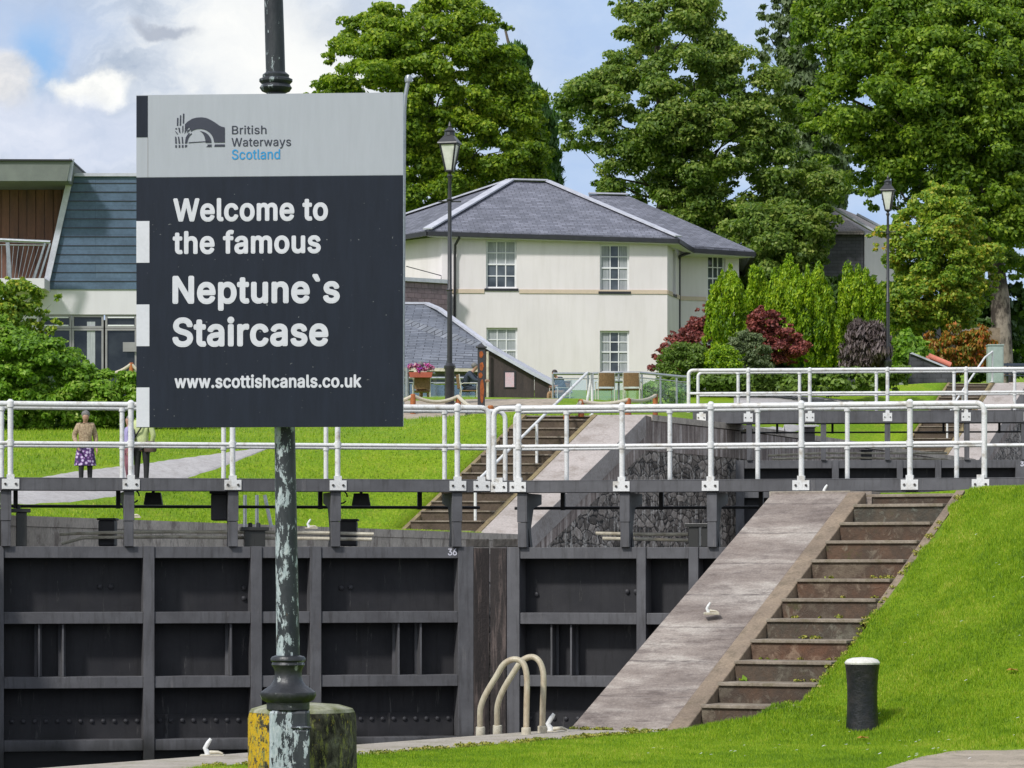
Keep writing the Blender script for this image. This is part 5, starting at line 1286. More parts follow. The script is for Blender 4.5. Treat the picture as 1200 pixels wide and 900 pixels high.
# ------------------------------------------------------------------ foliage
def in_poly(pts, poly):
    x, y = pts[:, 0], pts[:, 1]; ins = np.zeros(len(x), bool); n = len(poly)
    for i in range(n):
        x0, y0 = poly[i]; x1, y1 = poly[(i+1) % n]
        c = ((y0 > y) != (y1 > y)) & (x < (x1-x0)*(y-y0)/(y1-y0+1e-9)+x0); ins ^= c
    return ins
def edge_dist(pts, poly):
    d = np.full(len(pts), 1e9); n = len(poly)
    for i in range(n):
        a = np.array(poly[i], float); b = np.array(poly[(i+1) % n], float); ab = b-a
        t = np.clip(((pts-a)@ab)/(ab@ab+1e-9), 0, 1); d = np.minimum(d, np.hypot(*(pts-a-t[:, None]*ab).T))
    return d
def leaves(name, cen, rad, n, size, m, parent, rng, elong=1.5, up=.35, vertical=False, shell=.55, inner=.28, fold=.25):
    """n leaf faces spread over the shells of many foliage clumps (cen k*3, rad k*3)"""
    cen = np.asarray(cen, float); rad = np.asarray(rad, float)
    w = (rad[:, 0]*rad[:, 2]); w = w/w.sum(); k = rng.choice(len(cen), n, p=w)
    d = rng.normal(size=(n, 3)); d[:, 2] = d[:, 2]*.9+.30; d /= np.linalg.norm(d, axis=1)[:, None]
    r = shell+(1.08-shell)*rng.random(n); q = rng.random(n) < inner; r[q] = rng.random(q.sum())
    pos = cen[k]+d*rad[k]*r[:, None]
    nr = d*.75+rng.normal(size=(n, 3))*.48; nr[:, 2] += up; nr /= np.linalg.norm(nr, axis=1)[:, None]
    if vertical:
        t = np.tile([0., 0, 1.], (n, 1))+d*[.35, .35, .1]+rng.normal(size=(n, 3))*.15
    else:
        t = rng.normal(size=(n, 3)); t[:, 2] -= .5
    t -= nr*np.sum(t*nr, 1)[:, None]; t /= np.linalg.norm(t, axis=1)[:, None]; b = np.cross(nr, t)
    s = size*(.65+.7*rng.random(n)); a = (t*(s*elong/2)[:, None]); c = (b*(s/2)[:, None]); f = nr*(s*fold*.5)[:, None]
    V = np.stack([pos-a, pos+c*.9-a*.1+f, pos+a, pos-c*.9-a*.1+f], 1).reshape(-1, 3)
    me = bpy.data.meshes.new(name); off = ROOT[parent.name] if parent is not None else Vector((0, 0, 0)); V = V-np.array(off)
    me.vertices.add(4*n); me.vertices.foreach_set('co', V.astype(np.float32).ravel())
    me.loops.add(4*n); me.loops.foreach_set('vertex_index', np.arange(4*n, dtype=np.int32))
    me.polygons.add(n); me.polygons.foreach_set('loop_start', np.arange(0, 4*n, 4, dtype=np.int32))
    try: me.polygons.foreach_set('loop_total', np.full(n, 4, dtype=np.int32))
    except Exception: pass
    me.update(); me.validate(); me.materials.append(MT[m])
    o = bpy.data.objects.new(name, me); COL.objects.link(o)
    if parent is not None: o.parent = parent; ROOT[o.name] = ROOT[parent.name]
    return o
def clumps(polys, D, depth, k, rpx, rng, flat=.7, holes=()):
    """foliage clumps filling a crown of real thickness; polys in photo pixels at distance D"""
    C_, R_ = [], []
    allp = []
    for poly in polys:
        poly = np.array(poly, float); lo, hi = poly.min(0), poly.max(0); a = (hi-lo).prod(); allp.append((poly, lo, hi, a))
    tot = sum(x[3] for x in allp)
    for poly, lo, hi, a in allp:
        want = max(4, int(k*a/tot)); pts = np.zeros((0, 2))
        while len(pts) < want:
            p = lo+rng.random((want*3, 2))*(hi-lo); p = p[in_poly(p, poly)]
            for hx, hy, hr in holes: p = p[np.hypot(p[:, 0]-hx, p[:, 1]-hy) > hr]
            pts = np.vstack([pts, p])
        pts = pts[:want]; ed = edge_dist(pts, poly); e = np.clip(ed/ (min(hi-lo)*.5), 0, 1)
        h = depth*np.sqrt(1-(1-e)**2); dd = D+h*rng.uniform(-1, 1, want)**1
        side = rng.random(want) < .6; dd[side] = D-h[side]*rng.uniform(.55, 1, side.sum())
        r = rpx*(.45+1.0*rng.random(want)**1.3); r = np.minimum(r, np.maximum(ed*1.0, rpx*.35))
        s = D/F
        C_.append(np.stack([(pts[:, 0]-CX)*s, dd, (HY-pts[:, 1])*s], 1)); R_.append(np.stack([r*s, r*s, r*s*flat], 1))
    return np.vstack(C_), np.vstack(R_)
def tree(name, label, cat, polys, D, depth, k, rpx, n, leaf, m, trunk, bark='bark', seed=1, group=None, base=None, limbs=26, r0=.35, holes=(), flat=.6, **kw):
    rng = np.random.default_rng(seed); cen, rad = clumps(polys, D, depth, k, rpx, rng, flat, holes)
    if trunk: bx, by = trunk[0]; b0 = P(bx, by, D)
    else:
        c0 = cen.mean(0); b0 = Vector((c0[0], c0[1], cen[:, 2].min()))
    zz = float(zleft(WL(D)-b0.x, D)); b0 = Vector((b0.x, b0.y, zz))
    e = empty(name, b0, label, cat, group)
    # tight foliage clumps plus loose sprays between them, one crown mesh
    loose = max(4, len(cen)//2); jj = rng.choice(len(cen), loose)
    c2 = cen[jj]+rng.normal(size=(loose, 3))*rad[jj]*.55; r2_ = rad[jj]*np.array([1.5, 1.5, 1.25])*(.8+.5*rng.random((loose, 1)))
    cc = np.vstack([cen, c2]); rr_ = np.vstack([rad, r2_*.8])
    leaves('crown', cc, rr_, n, leaf, m, e, rng, **kw)
    if trunk:
        t = MB(); line_ = [b0]+[P(x, y, D) for x, y in trunk[1:]]; L = len(line_)
        t.tube(line_, [r0*(1-.8*i/(L-1)) for i in range(L)], 10)
        idx = rng.choice(len(cen), min(limbs, len(cen)), replace=False)
        for i in idx:
            c = Vector(cen[i]); z = c.z-.45*abs(math.hypot(c.x-b0.x, c.y-D))-.4
            # start point on the trunk line below the clump
            best = None
            for a, q in zip(line_, line_[1:]):
                if a.z <= z <= q.z or best is None: tt = 0 if q.z == a.z else min(1, max(0, (z-a.z)/(q.z-a.z))); best = a.lerp(q, tt)
                if a.z <= z <= q.z: break
            ln = (c-best).length; j1 = Vector(rng.normal(size=3))*ln*.05; j2 = Vector(rng.normal(size=3))*ln*.06; rr = r0*.26
            t.tube([best, best.lerp(c, .3)+Vector((0, 0, -.05*ln))+j1, best.lerp(c, .65)+Vector((0, 0, -.03*ln))+j2, best.lerp(c, .92)], [rr, rr*.65, rr*.38, rr*.12], 6)
        t.build('trunk', bark, e, smooth=True)
    return e
# big tree A behind the hotel, left
A1 = [(352, 118), (375, 100), (372, 85), (388, 72), (380, 52), (398, 45), (408, 25), (432, 18), (440, 5), (470, 8), (492, -8), (530, -12), (560, 2), (580, 14), (592, 30), (600, 60), (628, 110), (640, 160), (650, 190), (640, 240), (470, 260), (430, 200)]
tree('lime_tree', 'broad sunlit green tree directly behind the sign and the left roof of the hotel', 'tree', [A1], 152, 5.0, 560, 13, 190000, .125, 'leaf_lime', [(520, 400), (515, 260), (505, 150), (500, 60), (500, 10)], seed=3, holes=((590, 60, 11), (640, 215, 10), (470, 60, 6), (560, 90, 6), (420, 60, 5)))
A2 = [(590, 30), (600, 45), (612, 60), (622, 95), (640, 120), (652, 170), (658, 215), (640, 250), (600, 250), (596, 150), (588, 80)]
tree('dark_conifer', 'dark drooping conifer spire against the right side of the sunlit tree', 'tree', [A2], 158, 2.2, 150, 12, 26000, .24, 'leaf_conifer', [(608, 400), (605, 200), (603, 80), (590, 26)], seed=4, r0=.22, limbs=40, vertical=True, elong=2.2, up=0)
# tree B: tall sycamore right of the hotel roof
B1 = [(722, -10), (745, -14), (800, -10), (845, 0), (852, 18), (838, 30), (860, 48), (872, 80), (905, 75), (930, 110), (950, 150), (935, 175), (960, 190), (990, 215), (985, 245), (955, 262), (930, 300), (900, 340), (850, 345), (840, 310), (760, 262), (700, 235), (690, 195), (660, 175), (648, 140), (652, 110), (670, 95), (700, 78), (722, 60), (715, 45), (728, 30), (712, 5)]
tree('sycamore', 'tall open sycamore with visible trunk behind the right end of the hotel', 'tree', [B1], 166, 5.5, 700, 12.5, 190000, .13, 'leaf_syc', [(776, 400), (776, 245), (775, 150), (770, 60), (776, 0)], seed=5, r0=.34, limbs=34, holes=((684, 150, 15), (735, 165, 13), (698, 195, 12), (742, 118, 12), (722, 208, 9), (735, 60, 9), (790, 60, 7)), flat=.62)
tree('sycamore', 'low leafy tree with pale flower heads beside the right end of the hotel', 'tree', [[(850, 250), (900, 235), (960, 235), (985, 250), (970, 300), (945, 345), (900, 380), (850, 370), (840, 300)]], 152, 3, 260, 12, 55000, .125, 'leaf_syc', [(905, 440), (905, 330), (900, 260)], seed=15, r0=.2)
# poplars
tree('poplar', 'tall narrow grey green poplar between the two biggest trees', 'tree', [[(905, -10), (935, -12), (948, 40), (958, 100), (985, 160), (996, 215), (985, 262), (930, 262), (912, 110), (905, 50)], [(885, 10), (893, 5), (903, 60), (900, 90), (888, 60)]], 190, 3, 260, 11, 42000, .2, 'leaf_poplar', [(932, 420), (930, 100), (925, 0)], seed=6, r0=.25, vertical=True, elong=1.8)
# tree C: huge beech at right
C1 = [(925, 60), (930, 20), (935, -10), (980, -14), (1210, -14), (1230, 120), (1230, 330), (1190, 335), (1150, 300), (1110, 270), (1060, 245), (1030, 255), (1010, 240), (1000, 200), (960, 185), (942, 150), (945, 110), (965, 85), (940, 75)]
tree('beech', 'huge spreading beech filling the upper right corner', 'tree', [C1], 150, 6.5, 900, 15, 230000, .135, 'leaf_beech', [(1176, 450), (1172, 350), (1160, 260), (1120, 150), (1090, 60), (1060, -20)], bark='bark_pale', seed=8, r0=.5, limbs=50, holes=((985, 38, 10), (1115, 52, 8), (1092, 98, 7), (1122, 113, 10), (1105, 135, 7), (1000, 200, 8), (1030, 190, 6), (1068, 140, 5)), flat=.62)
# small tree D with yellow orange tips
D1 = [(1045, 260), (1060, 235), (1085, 225), (1100, 205), (1112, 220), (1125, 215), (1140, 235), (1150, 250), (1145, 275), (1165, 280), (1172, 300), (1168, 340), (1150, 370), (1130, 392), (1070, 395), (1035, 385), (1030, 340), (1045, 320), (1025, 300), (1015, 275)]
tree('rowan', 'rounded small tree with yellow and orange leaf tips beside the right lamp post', 'tree', [D1], 133, 2.6, 420, 10, 80000, .10, 'leaf_autumn', [(1108, 440), (1105, 380), (1100, 300), (1098, 240)], seed=9, r0=.12, limbs=40)
# backdrop greenery behind the garden
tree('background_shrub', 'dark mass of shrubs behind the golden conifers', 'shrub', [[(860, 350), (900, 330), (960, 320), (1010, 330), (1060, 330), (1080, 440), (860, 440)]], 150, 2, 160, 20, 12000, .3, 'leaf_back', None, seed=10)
tree('background_shrub', 'bright green shrubs at the right edge beyond the beech trunk', 'shrub', [[(1185, 340), (1250, 320), (1250, 440), (1185, 440)]], 160, 2, 60, 18, 5000, .3, 'leaf_bramble', None, seed=11)
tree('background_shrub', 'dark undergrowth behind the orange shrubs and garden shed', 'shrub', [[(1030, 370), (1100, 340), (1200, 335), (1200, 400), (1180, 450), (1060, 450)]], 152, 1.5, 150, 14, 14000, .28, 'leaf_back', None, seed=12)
# golden conifers
def gold(poly, D, n, label, seed, k=60, m='leaf_gold'):
    k = int(k*2.6)
    tree('golden_conifer', label, 'conifer', [poly], D, (max(p[0] for p in poly)-min(p[0] for p in poly))*.42*D/F, k, 3.2, int(n*4.2), .065, m, None, seed=seed, group='golden conifers in the hotel garden', vertical=True, elong=2.3, up=0, flat=2.8, inner=.1)
gold([(823, 404), (826, 368), (833, 342), (840, 332), (845, 318), (850, 322), (857, 310), (863, 324), (868, 332), (873, 352), (878, 388), (872, 412), (830, 412)], 128, 6500, 'leftmost golden conifer, a pointed cone beside the red shrub', 21, 90)
gold([(872, 362), (875, 338), (881, 328), (885, 316), (890, 324), (894, 318), (899, 335), (902, 348), (900, 365)], 133, 1800, 'small golden conifer peeping between the cone and the big clump', 22, 30)
gold([(896, 380), (898, 345), (903, 326), (907, 314), (912, 322), (917, 308), (922, 298), (927, 314), (931, 322), (934, 400), (920, 405)], 131, 3600, 'golden conifer with twin tips at the back left of the big clump', 23, 60)
gold([(918, 420), (921, 352), (926, 328), (932, 306), (937, 322), (941, 324), (946, 304), (951, 322), (956, 328), (962, 307), (967, 330), (971, 338), (975, 346), (979, 368), (985, 392), (990, 428), (940, 430)], 128.5, 8000, 'largest golden conifer, a many tipped clump left of the purple bush', 24, 110)
gold([(978, 390), (981, 346), (987, 328), (993, 308), (998, 322), (1004, 304), (1010, 322), (1016, 310), (1021, 334), (1027, 340), (1032, 336), (1038, 362), (1046, 392), (1048, 425), (1030, 430), (1000, 400)], 130.5, 5600, 'golden conifer standing behind the purple bush and lamp post', 25, 90)
# coloured shrubs
def shrub(name, label, poly, D, depth, k, r, n, leaf, m, seed, **kw): return tree(name, label, 'shrub', [poly], D, depth, k, r, n, leaf, m, None, seed=seed, **kw)
shrub('red_maple', 'crimson maple against the hotel wall left of the first golden conifer', [(760, 436), (765, 410), (785, 392), (805, 378), (815, 362), (832, 358), (835, 400), (830, 436)], 131, 1.1, 140, 6, 15000, .08, 'leaf_red', 31)
shrub('red_maple', 'crimson maple between the golden conifers, beside the green domes', [(874, 400), (876, 368), (890, 360), (905, 362), (925, 380), (940, 395), (946, 425), (900, 428)], 126.5, 1.0, 140, 6, 15000, .08, 'leaf_red', 32)
shrub('clipped_shrub', 'clipped green dome shrub at the left end of the garden row', [(768, 444), (770, 420), (780, 407), (800, 401), (822, 403), (838, 416), (842, 448), (772, 450)], 122, 1.0, 260, 5, 16000, .06, 'leaf_box', 33)
shrub('clipped_shrub', 'yellowish clipped dome shrub in the middle of the garden row', [(822, 446), (824, 412), (838, 402), (855, 404), (868, 418), (870, 448)], 121.5, .8, 200, 5, 12000, .06, 'leaf_gold', 34)
shrub('clipped_shrub', 'grey green dome shrub in front of the crimson maple', [(846, 412), (855, 394), (875, 386), (892, 393), (903, 410), (907, 448), (850, 448)], 123.5, .9, 240, 5, 15000, .06, 'leaf_grey', 35)
shrub('hedge', 'low dark hedge running under the garden shrubs behind the upper railing', [(770, 436), (830, 438), (900, 436), (1000, 432), (1062, 430), (1062, 456), (1000, 462), (900, 466), (800, 466), (768, 462)], 119, .8, 200, 8, 12000, .13, 'leaf_box', 36)
shrub('purple_bush', 'dusky purple twiggy bush at the foot of the lamp post', [(984, 430), (985, 400), (995, 382), (1012, 372), (1030, 378), (1042, 395), (1044, 434), (1000, 436)], 126, 1.0, 110, 7, 16000, .07, 'leaf_dusk', 37, vertical=True, elong=4, inner=.5)
shrub('green_shrub', 'mixed green shrub right of the right lamp post', [(1044, 440), (1046, 400), (1060, 385), (1075, 395), (1090, 405), (1095, 425), (1068, 445)], 128.5, .9, 70, 9, 4500, .16, 'leaf_bramble', 38)
shrub('orange_shrub', 'orange red flowering shrubs behind the low stone wall', [(1072, 420), (1080, 400), (1090, 385), (1100, 395), (1118, 378), (1130, 390), (1150, 380), (1165, 392), (1170, 420), (1160, 434), (1115, 438)], 131, .9, 150, 6, 14000, .08, 'leaf_orange', 39, vertical=True, elong=2.2, inner=.5)
shrub('terrace_plant', 'leafy plants behind the glass balustrade beside the wicker chairs', [(748, 476), (752, 452), (768, 445), (790, 450), (802, 462), (806, 476)], 113, .6, 50, 7, 2600, .13, 'leaf_bramble', 40)
# left side: maple branches and bramble bank
shrub('bramble_bank', 'bright tangled green hedge below the left building', [(-30, 522), (-30, 375), (0, 368), (30, 385), (55, 398), (70, 395), (84, 412), (104, 422), (130, 436), (160, 442), (240, 458), (240, 500), (160, 503), (120, 508), (80, 519), (30, 527)], 81.5, 1.8, 640, 9, 95000, .08, 'leaf_bramble', 41, up=.6)
tree('field_maple', 'small yellowing maple reaching in from the left edge below the balcony', 'tree', [[(-40, 330), (5, 325), (28, 325), (48, 335), (52, 350), (44, 365), (60, 345), (72, 338), (70, 352), (55, 375), (48, 395), (60, 375), (72, 370), (74, 385), (62, 398), (30, 410), (-40, 415)]], 84.5, .9, 200, 8, 18000, .075, 'leaf_autumn', [(-25, 470), (-15, 400), (10, 350)], seed=42, r0=.08, limbs=30)
# flowers in the box
rng = np.random.default_rng(5); n_ = 26; fc = np.stack([rng.uniform(-.36, .36, n_), rng.uniform(0, .2, n_), rng.uniform(.04, .22, n_)], 1)+np.array(FLOWER[0])
leaves('flowers', fc, np.full((n_, 3), .07), 900, .05, 'petal', FLOWER[1], rng)
# weeds on the chamber wall and steps
def weed(px, py, D, label, r=.12, n=120, m='leaf_bramble', size=.05):
    a = P(px, py, D); e = empty('weed', a, label, 'weed'); rg = np.random.default_rng(int(px)); c = np.array([[a.x, a.y-.03, a.z+r*.6]])+rg.normal(size=(5, 3))*r*.4
    leaves('foliage', c, np.full((5, 3), r*.6), n, size, m, e, rg)
weed(800, 520, 85.0, 'small green weed growing from the dark chamber wall', .28, 160, size=.1)
weed(906, 787, 32.2, 'little green weed on the second lowest steps by the kerb', .06, 90)
weed(947, 748, 32.9, 'tuft of weeds on the near steps at the grass edge', .05, 70)
weed(872, 807, 31.9, 'low moss tuft at the kerb of the bottom steps', .05, 90)
# ------------------------------------------------------------------ grass blades on the near bank
def blades(name, pts, h, w, m, label, rng, lean=.35):
    n = len(pts); ang = rng.random(n)*6.283; hh = h*(.5+.9*rng.random(n)); ww = w*(.7+.6*rng.random(n))
    dx, dy = np.cos(ang), np.sin(ang); ln = rng.normal(size=(n, 2))*lean*hh[:, None]
    b0 = pts-np.stack([dx*ww/2, dy*ww/2, np.full(n, .01)], 1); b1 = pts+np.stack([dx*ww/2, dy*ww/2, np.full(n, -.01)], 1)
    tp = pts+np.stack([ln[:, 0], ln[:, 1], hh], 1)
    V = np.stack([b0, b1, tp], 1).reshape(-1, 3); me = bpy.data.meshes.new(name)
    me.vertices.add(3*n); me.vertices.foreach_set('co', V.astype(np.float32).ravel()); me.loops.add(3*n); me.loops.foreach_set('vertex_index', np.arange(3*n, dtype=np.int32))
    me.polygons.add(n); me.polygons.foreach_set('loop_start', np.arange(0, 3*n, 3, dtype=np.int32))
    try: me.polygons.foreach_set('loop_total', np.full(n, 3, dtype=np.int32))
    except Exception: pass
    me.update(); me.validate(); me.materials.append(MT[m]); o = bpy.data.objects.new(name, me); COL.objects.link(o); tag(o, label, 'grass', None, 'stuff'); return o
rng = np.random.default_rng(11)
N = 1350000; t = rng.uniform(-7.5, 6.5, N); w = rng.uniform(.85, 8.8, N)
x, y = R2(w+wedge(t), t)
edge = 2.17+.05*np.sin(t*5)+.03*np.sin(t*13)
# lower steps disappear under the turf
cover = 2.16-np.clip((1.9-t)/1.9, 0, 1)*.16
keep = np.where(t > -.35, w > np.where(t < 1.9, cover, edge), w > .97+.07*np.sin(t*7)+.05*np.sin(t*17)+.07*rng.normal(size=N))
keep &= ~((t > -.35) & (t < .0) & (w < 2.1) & (w < 1.2))
z = zright(w, t)
under = (t > -.35) & (w < 2.16)
zs_ = zright(np.full(N, 2.17), t); z = np.where(under, zs_-(2.17-w)*.1, z)
px = CX+F*x/y; py = HY-F*z/y
keep &= (px > -20) & (px < 1450) & (py < 925)
# keep the footpath clear
pe = np.interp(px, [1030, 1080, 1140, 1230], [903, 886, 876, 871]); keep &= ~((px > 1035) & (py > pe+1+rng.normal(size=N)*2.5))
pts = np.stack([x, y, z], 1)[keep]
blades('grass', pts, .029*(.75+.5*(.5+.5*np.sin(pts[:, 0]*4.1+1.7*np.sin(pts[:, 1]*2.3))*np.sin(pts[:, 1]*3.3+pts[:, 0]*1.1))), .0085, 'blade', 'short bright green grass on the near bank', rng)
# moss and straw along the edge of the coping, in step corners
mc = []
for i in range(170):
    t_ = rng.uniform(-6.5, .1); w_ = .93+.05*math.sin(t_*7)+rng.normal()*.035; xy = R2(w_+float(wedge(t_)), t_); mc.append((xy[0], xy[1], -1.475))
for i in range(60):
    t_ = rng.uniform(.1, 5.0); stp = int(t_/5.15*12); w_ = 2.12+rng.normal()*.02; xy = R2(w_, t_); mc.append((xy[0], xy[1], -1.5+2.28*t_/5.15+.02))
for i in range(46):
    k_ = rng.integers(1, 9); t_ = 5.15*k_/12-.015; w_ = rng.choice([rng.uniform(1.17, 1.35), rng.uniform(1.2, 2.0), rng.uniform(1.8, 2.1)]); xy = R2(w_, t_); mc.append((xy[0], xy[1], -1.5+.19*k_-.13+.01))
for i in range(26):
    t_ = rng.uniform(-.05, .05); w_ = rng.uniform(0, 1.1); xy = R2(w_, t_); mc.append((xy[0], xy[1], -1.475))
mc = np.array(mc); mo = leaves('moss', mc, np.tile([.035, .035, .018], (len(mc), 1))*(.5+rng.random((len(mc), 1))), 9000, .016, 'moss_leaf', None, rng)
tag(mo, 'yellow green moss and straw along the coping and step corners', 'moss', kind='stuff')
# turf lip that hides the right ends of the lowest steps
lip = MB(); cols = []
for i in range(12):
    tt = -.5+i*.22; wl = 2.18-(np.clip((1.9-tt)/1.9, 0, 1)*.16) if tt > -.3 else .95
    wl = float(wl); zz = float(zright(np.array(2.17), np.array(tt)))
    cols.append([Vector((*R2(wl, tt), zz-.03-(2.17-wl)*.1)), Vector((*R2(2.25, tt), zz-.003)), Vector((*R2(2.25, tt), zz-.5)), Vector((*R2(wl, tt), zz-.5))])
for a, c in zip(cols, cols[1:]): lip.add(a+c, [(0, 1, 5, 4), (3, 7, 6, 2), (0, 4, 7, 3)])
tag(lip.build('turf_edge', 'grass'), 'turf growing over the ends of the lowest steps', 'turf edge', kind='structure')
# ragged grass along the far copings
N = 330000; D_ = rng.uniform(46.5, 102, N); u = .62+rng.random(N)**1.5*24
xx = WL(D_)-u; kp = ~((u < 2.9) & (D_ > 73) & (D_ < 81.3)) & (rng.random(N) > (D_-74)/14) & (rng.random(N) > (u-14)/10); zz = zleft(u, D_)
px = CX+F*xx/D_; py = HY-F*zz/D_
# leave the gravel path bare
tpx = np.interp(px, [-60, 30, 80, 140, 200, 260, 318], [575, 562, 552, 545, 538, 531, 524]); bpx = np.interp(px, [-60, 30, 80, 140, 200, 260, 318], [592, 593, 592, 584, 569, 549, 525])
kp &= ~((px < 318) & (py > tpx-1) & (py < bpx+1)) & (px > -30) & (px < 760)
blades('grass', np.stack([xx, D_, zz], 1)[kp], .06, .022, 'blade', 'green grass along the far lockside', rng)
# daisies and fallen leaves
def scatter(name, spots, m, r, label, kind='stuff', cat='flowers'):
    b = MB(); rg = random.Random(4)
    for p_ in spots:
        n = 6; rr = r*rg.uniform(.7, 1.3); a0 = rg.random()*6; tl = rg.uniform(-.5, .5); b.add([p_+Vector((rr*math.cos(a0+i*6.283/n), rr*math.sin(a0+i*6.283/n), .05+tl*rr*math.cos(a0+i))) for i in range(n)], [list(range(n))])
    tag(b.build(name, m), label, cat, None, kind)
rg = random.Random(8); sp_ = []
for i in range(190):
    t_, w_ = rg.uniform(-4, 4), rg.uniform(2.4, 6.5); xy = R2(w_+float(wedge(t_)), t_); sp_.append(Vector((xy[0], xy[1], float(zright(w_, t_))+.0)))
scatter('daisies', sp_, 'white', .012, 'scattered tiny white daisies in the near grass')
sp_ = []
for i in range(160):
    D0 = rg.uniform(60, 80); u0 = rg.uniform(3.5, 9); sp_.append(Vector((float(WL(D0))-u0, D0, float(zleft(u0, D0))+.02)))
scatter('daisies', sp_, 'white', .02, 'scattered tiny white daisies in the far grass')
def fallen(px, py, label):
    a = hit(px, py, 'R'); b = MB(); n = 10; b.add([(.06*math.cos(i*.628)*(1 if i % 2 else .55), .05*math.sin(i*.628)*(1 if i % 2 else .55), .05+.012*math.sin(i*2.)) for i in range(n)], [list(range(n))])
    tag(b.build('fallen_leaf', 'leaf_orange', at=a, world=False), label, 'leaf')
# ------------------------------------------------------------------ people
def skinmesh(name, chains, m, parent, sub=2, root=None):
    """chains: list of lists of (point, radius); equal points are shared"""
    V, R_, E, key = [], [], [], {}
    for ch in chains:
        prev = None
        for p_, r in ch:
            k = tuple(round(c, 4) for c in p_)
            if k not in key: key[k] = len(V); V.append(p_); R_.append(r)
            if prev is not None and prev != key[k]: E.append((prev, key[k]))
            prev = key[k]
    me = bpy.data.meshes.new(name); me.from_pydata(V, E, []); o = bpy.data.objects.new(name, me); COL.objects.link(o)
    o.modifiers.new('skin', 'SKIN'); sm = o.modifiers.new('sub', 'SUBSURF'); sm.levels = sub; sm.render_levels = sub
    for i, d in enumerate(me.skin_vertices[0].data): d.radius = (R_[i], R_[i]) if not isinstance(R_[i], tuple) else R_[i]; d.use_root = (i == 0)
    dg = bpy.context.evaluated_depsgraph_get(); nm = bpy.data.meshes.new_from_object(o.evaluated_get(dg))
    bpy.data.objects.remove(o); nm.name = name; nm.materials.clear(); nm.materials.append(MT[m]); nm.polygons.foreach_set('use_smooth', [True]*len(nm.polygons))
    o = bpy.data.objects.new(name, nm); COL.objects.link(o); o.parent = parent; ROOT[o.name] = Vector((0, 0, 0)); return o
def figure(loc, rz, label, J, clothes, hair=None, k=1.0, extra=None):
    """J: joints; facing -Y.  clothes: list of (name, material, kind)"""
    e = empty('person', loc, label, 'person', rz=rz); e.scale = (k, k, k)
    V = lambda n: Vector(J[n])
    body = [[(V('pelvis'), .115), (V('waist'), .105), (V('chest'), .125), (V('neck0'), .06), (V('neck1'), .048), (V('jaw'), .068), (V('head'), .088), (V('crown'), .062)]]
    hd = (V('head')-V('jaw')).normalized(); fw = Vector(J['face']).normalized()
    body.append([(V('jaw')*.5+V('head')*.5, .08), (V('jaw')*.45+V('head')*.55+fw*.088, .016), (V('jaw')*.6+V('head')*.4+fw*.104, .011)])
    side = fw.cross(hd).normalized()
    for sg_ in (-1, 1):
        body.append([(V('jaw')*.5+V('head')*.5, .08), (V('jaw')*.5+V('head')*.5+side*sg_*.088, .018), (V('jaw')*.3+V('head')*.7+side*sg_*.098, .012)])
    for s_ in 'LR':
        sh, el, wr = V('sh'+s_), V('el'+s_), V('wr'+s_); hdir = (Vector(J['hd'+s_]) if 'hd'+s_ in J else (wr-el)).normalized()
        body.append([(V('chest'), .125), (sh, .062), (el, .042), (wr, .027), (wr+hdir*.05, .032), (wr+hdir*.085, .028)])
        pr = hdir.cross(Vector((1, 0, 0))); pr = pr.normalized() if pr.length > .1 else Vector((0, 1, 0))
        curl = Vector((-1 if s_ == 'L' else 1, 0, 0))*-.25
        for j, (off_, ln) in enumerate(((-.027, .062), (-.009, .072), (.009, .068), (.027, .052))):
            b_ = wr+hdir*.085+pr*off_; body.append([(wr+hdir*.085, .028), (b_+hdir*.02, .0095), (b_+hdir*(.02+ln*.5)+curl*.012, .009), (b_+hdir*(.02+ln*.9)+curl*.035, .0075)])
        body.append([(wr+hdir*.05, .032), (wr+hdir*.055+pr*-.045, .012), (wr+hdir*.095+pr*-.055, .009)])
        hp, kn, an, to = V('hp'+s_), V('kn'+s_), V('an'+s_), V('to'+s_)
        body.append([(V('pelvis'), .115), (hp, .088), (kn, .056), (an, .036), (an*.5+to*.5+Vector((0, 0, -.02)), .034), (to, .026)])
    skinmesh('body', body, 'skin', e)
    for c in clothes:
        nm, m, kind = c[:3]
        if kind == 'top':
            ch = [[(V('pelvis')+Vector((0, 0, c[3] if len(c) > 3 else -.04)), (.165, .13)), (V('waist'), (.155, .125)), (V('chest'), (.165, .135)), (V('neck0'), .072)]]
            for s_ in 'LR': ch.append([(V('chest'), (.165, .135)), (V('sh'+s_), .082), (V('el'+s_), .062), (V('el'+s_).lerp(V('wr'+s_), .86), .044)])
            skinmesh(nm, ch, m, e)
        elif kind == 'legs':
            ch = []
            for s_ in 'LR': ch.append([(V('waist')*.35+V('pelvis')*.65, .135), (V('hp'+s_), .10), (V('kn'+s_), .07), (V('kn'+s_).lerp(V('an'+s_), .9), .053)])
            skinmesh(nm, ch, m, e)
        elif kind == 'shoes':
            for s_ in 'LR':
                an, to = V('an'+s_), V('to'+s_); skinmesh('shoe', [[(an+Vector((0, .02, -.03)), .048), (an*.5+to*.5+Vector((0, 0, -.03)), .047), (to+Vector((0, -.02, -.005)), .036)]], m, e)
        elif kind == 'skirt':
            b = MB(); n = 36; z0, z1 = c[3], c[4]
            pr = [(.175, z1), (.19, z1-.08), (.215, (z0+z1)/2), (.245, z0), (.235, z0-.004), (.15, z1-.1)]
            b.lathe(pr, (0, 0, 0), n, sy=.72).xf_last(n*len(pr), lambda p: Vector((p.x*(1+.05*math.sin(math.atan2(p.y, p.x)*9)*(z1-p.z)/(z1-z0)), p.y*(1+.05*math.sin(math.atan2(p.y, p.x)*9)*(z1-p.z)/(z1-z0)), p.z)))
            b.build(nm, m, e, world=False, smooth=True)
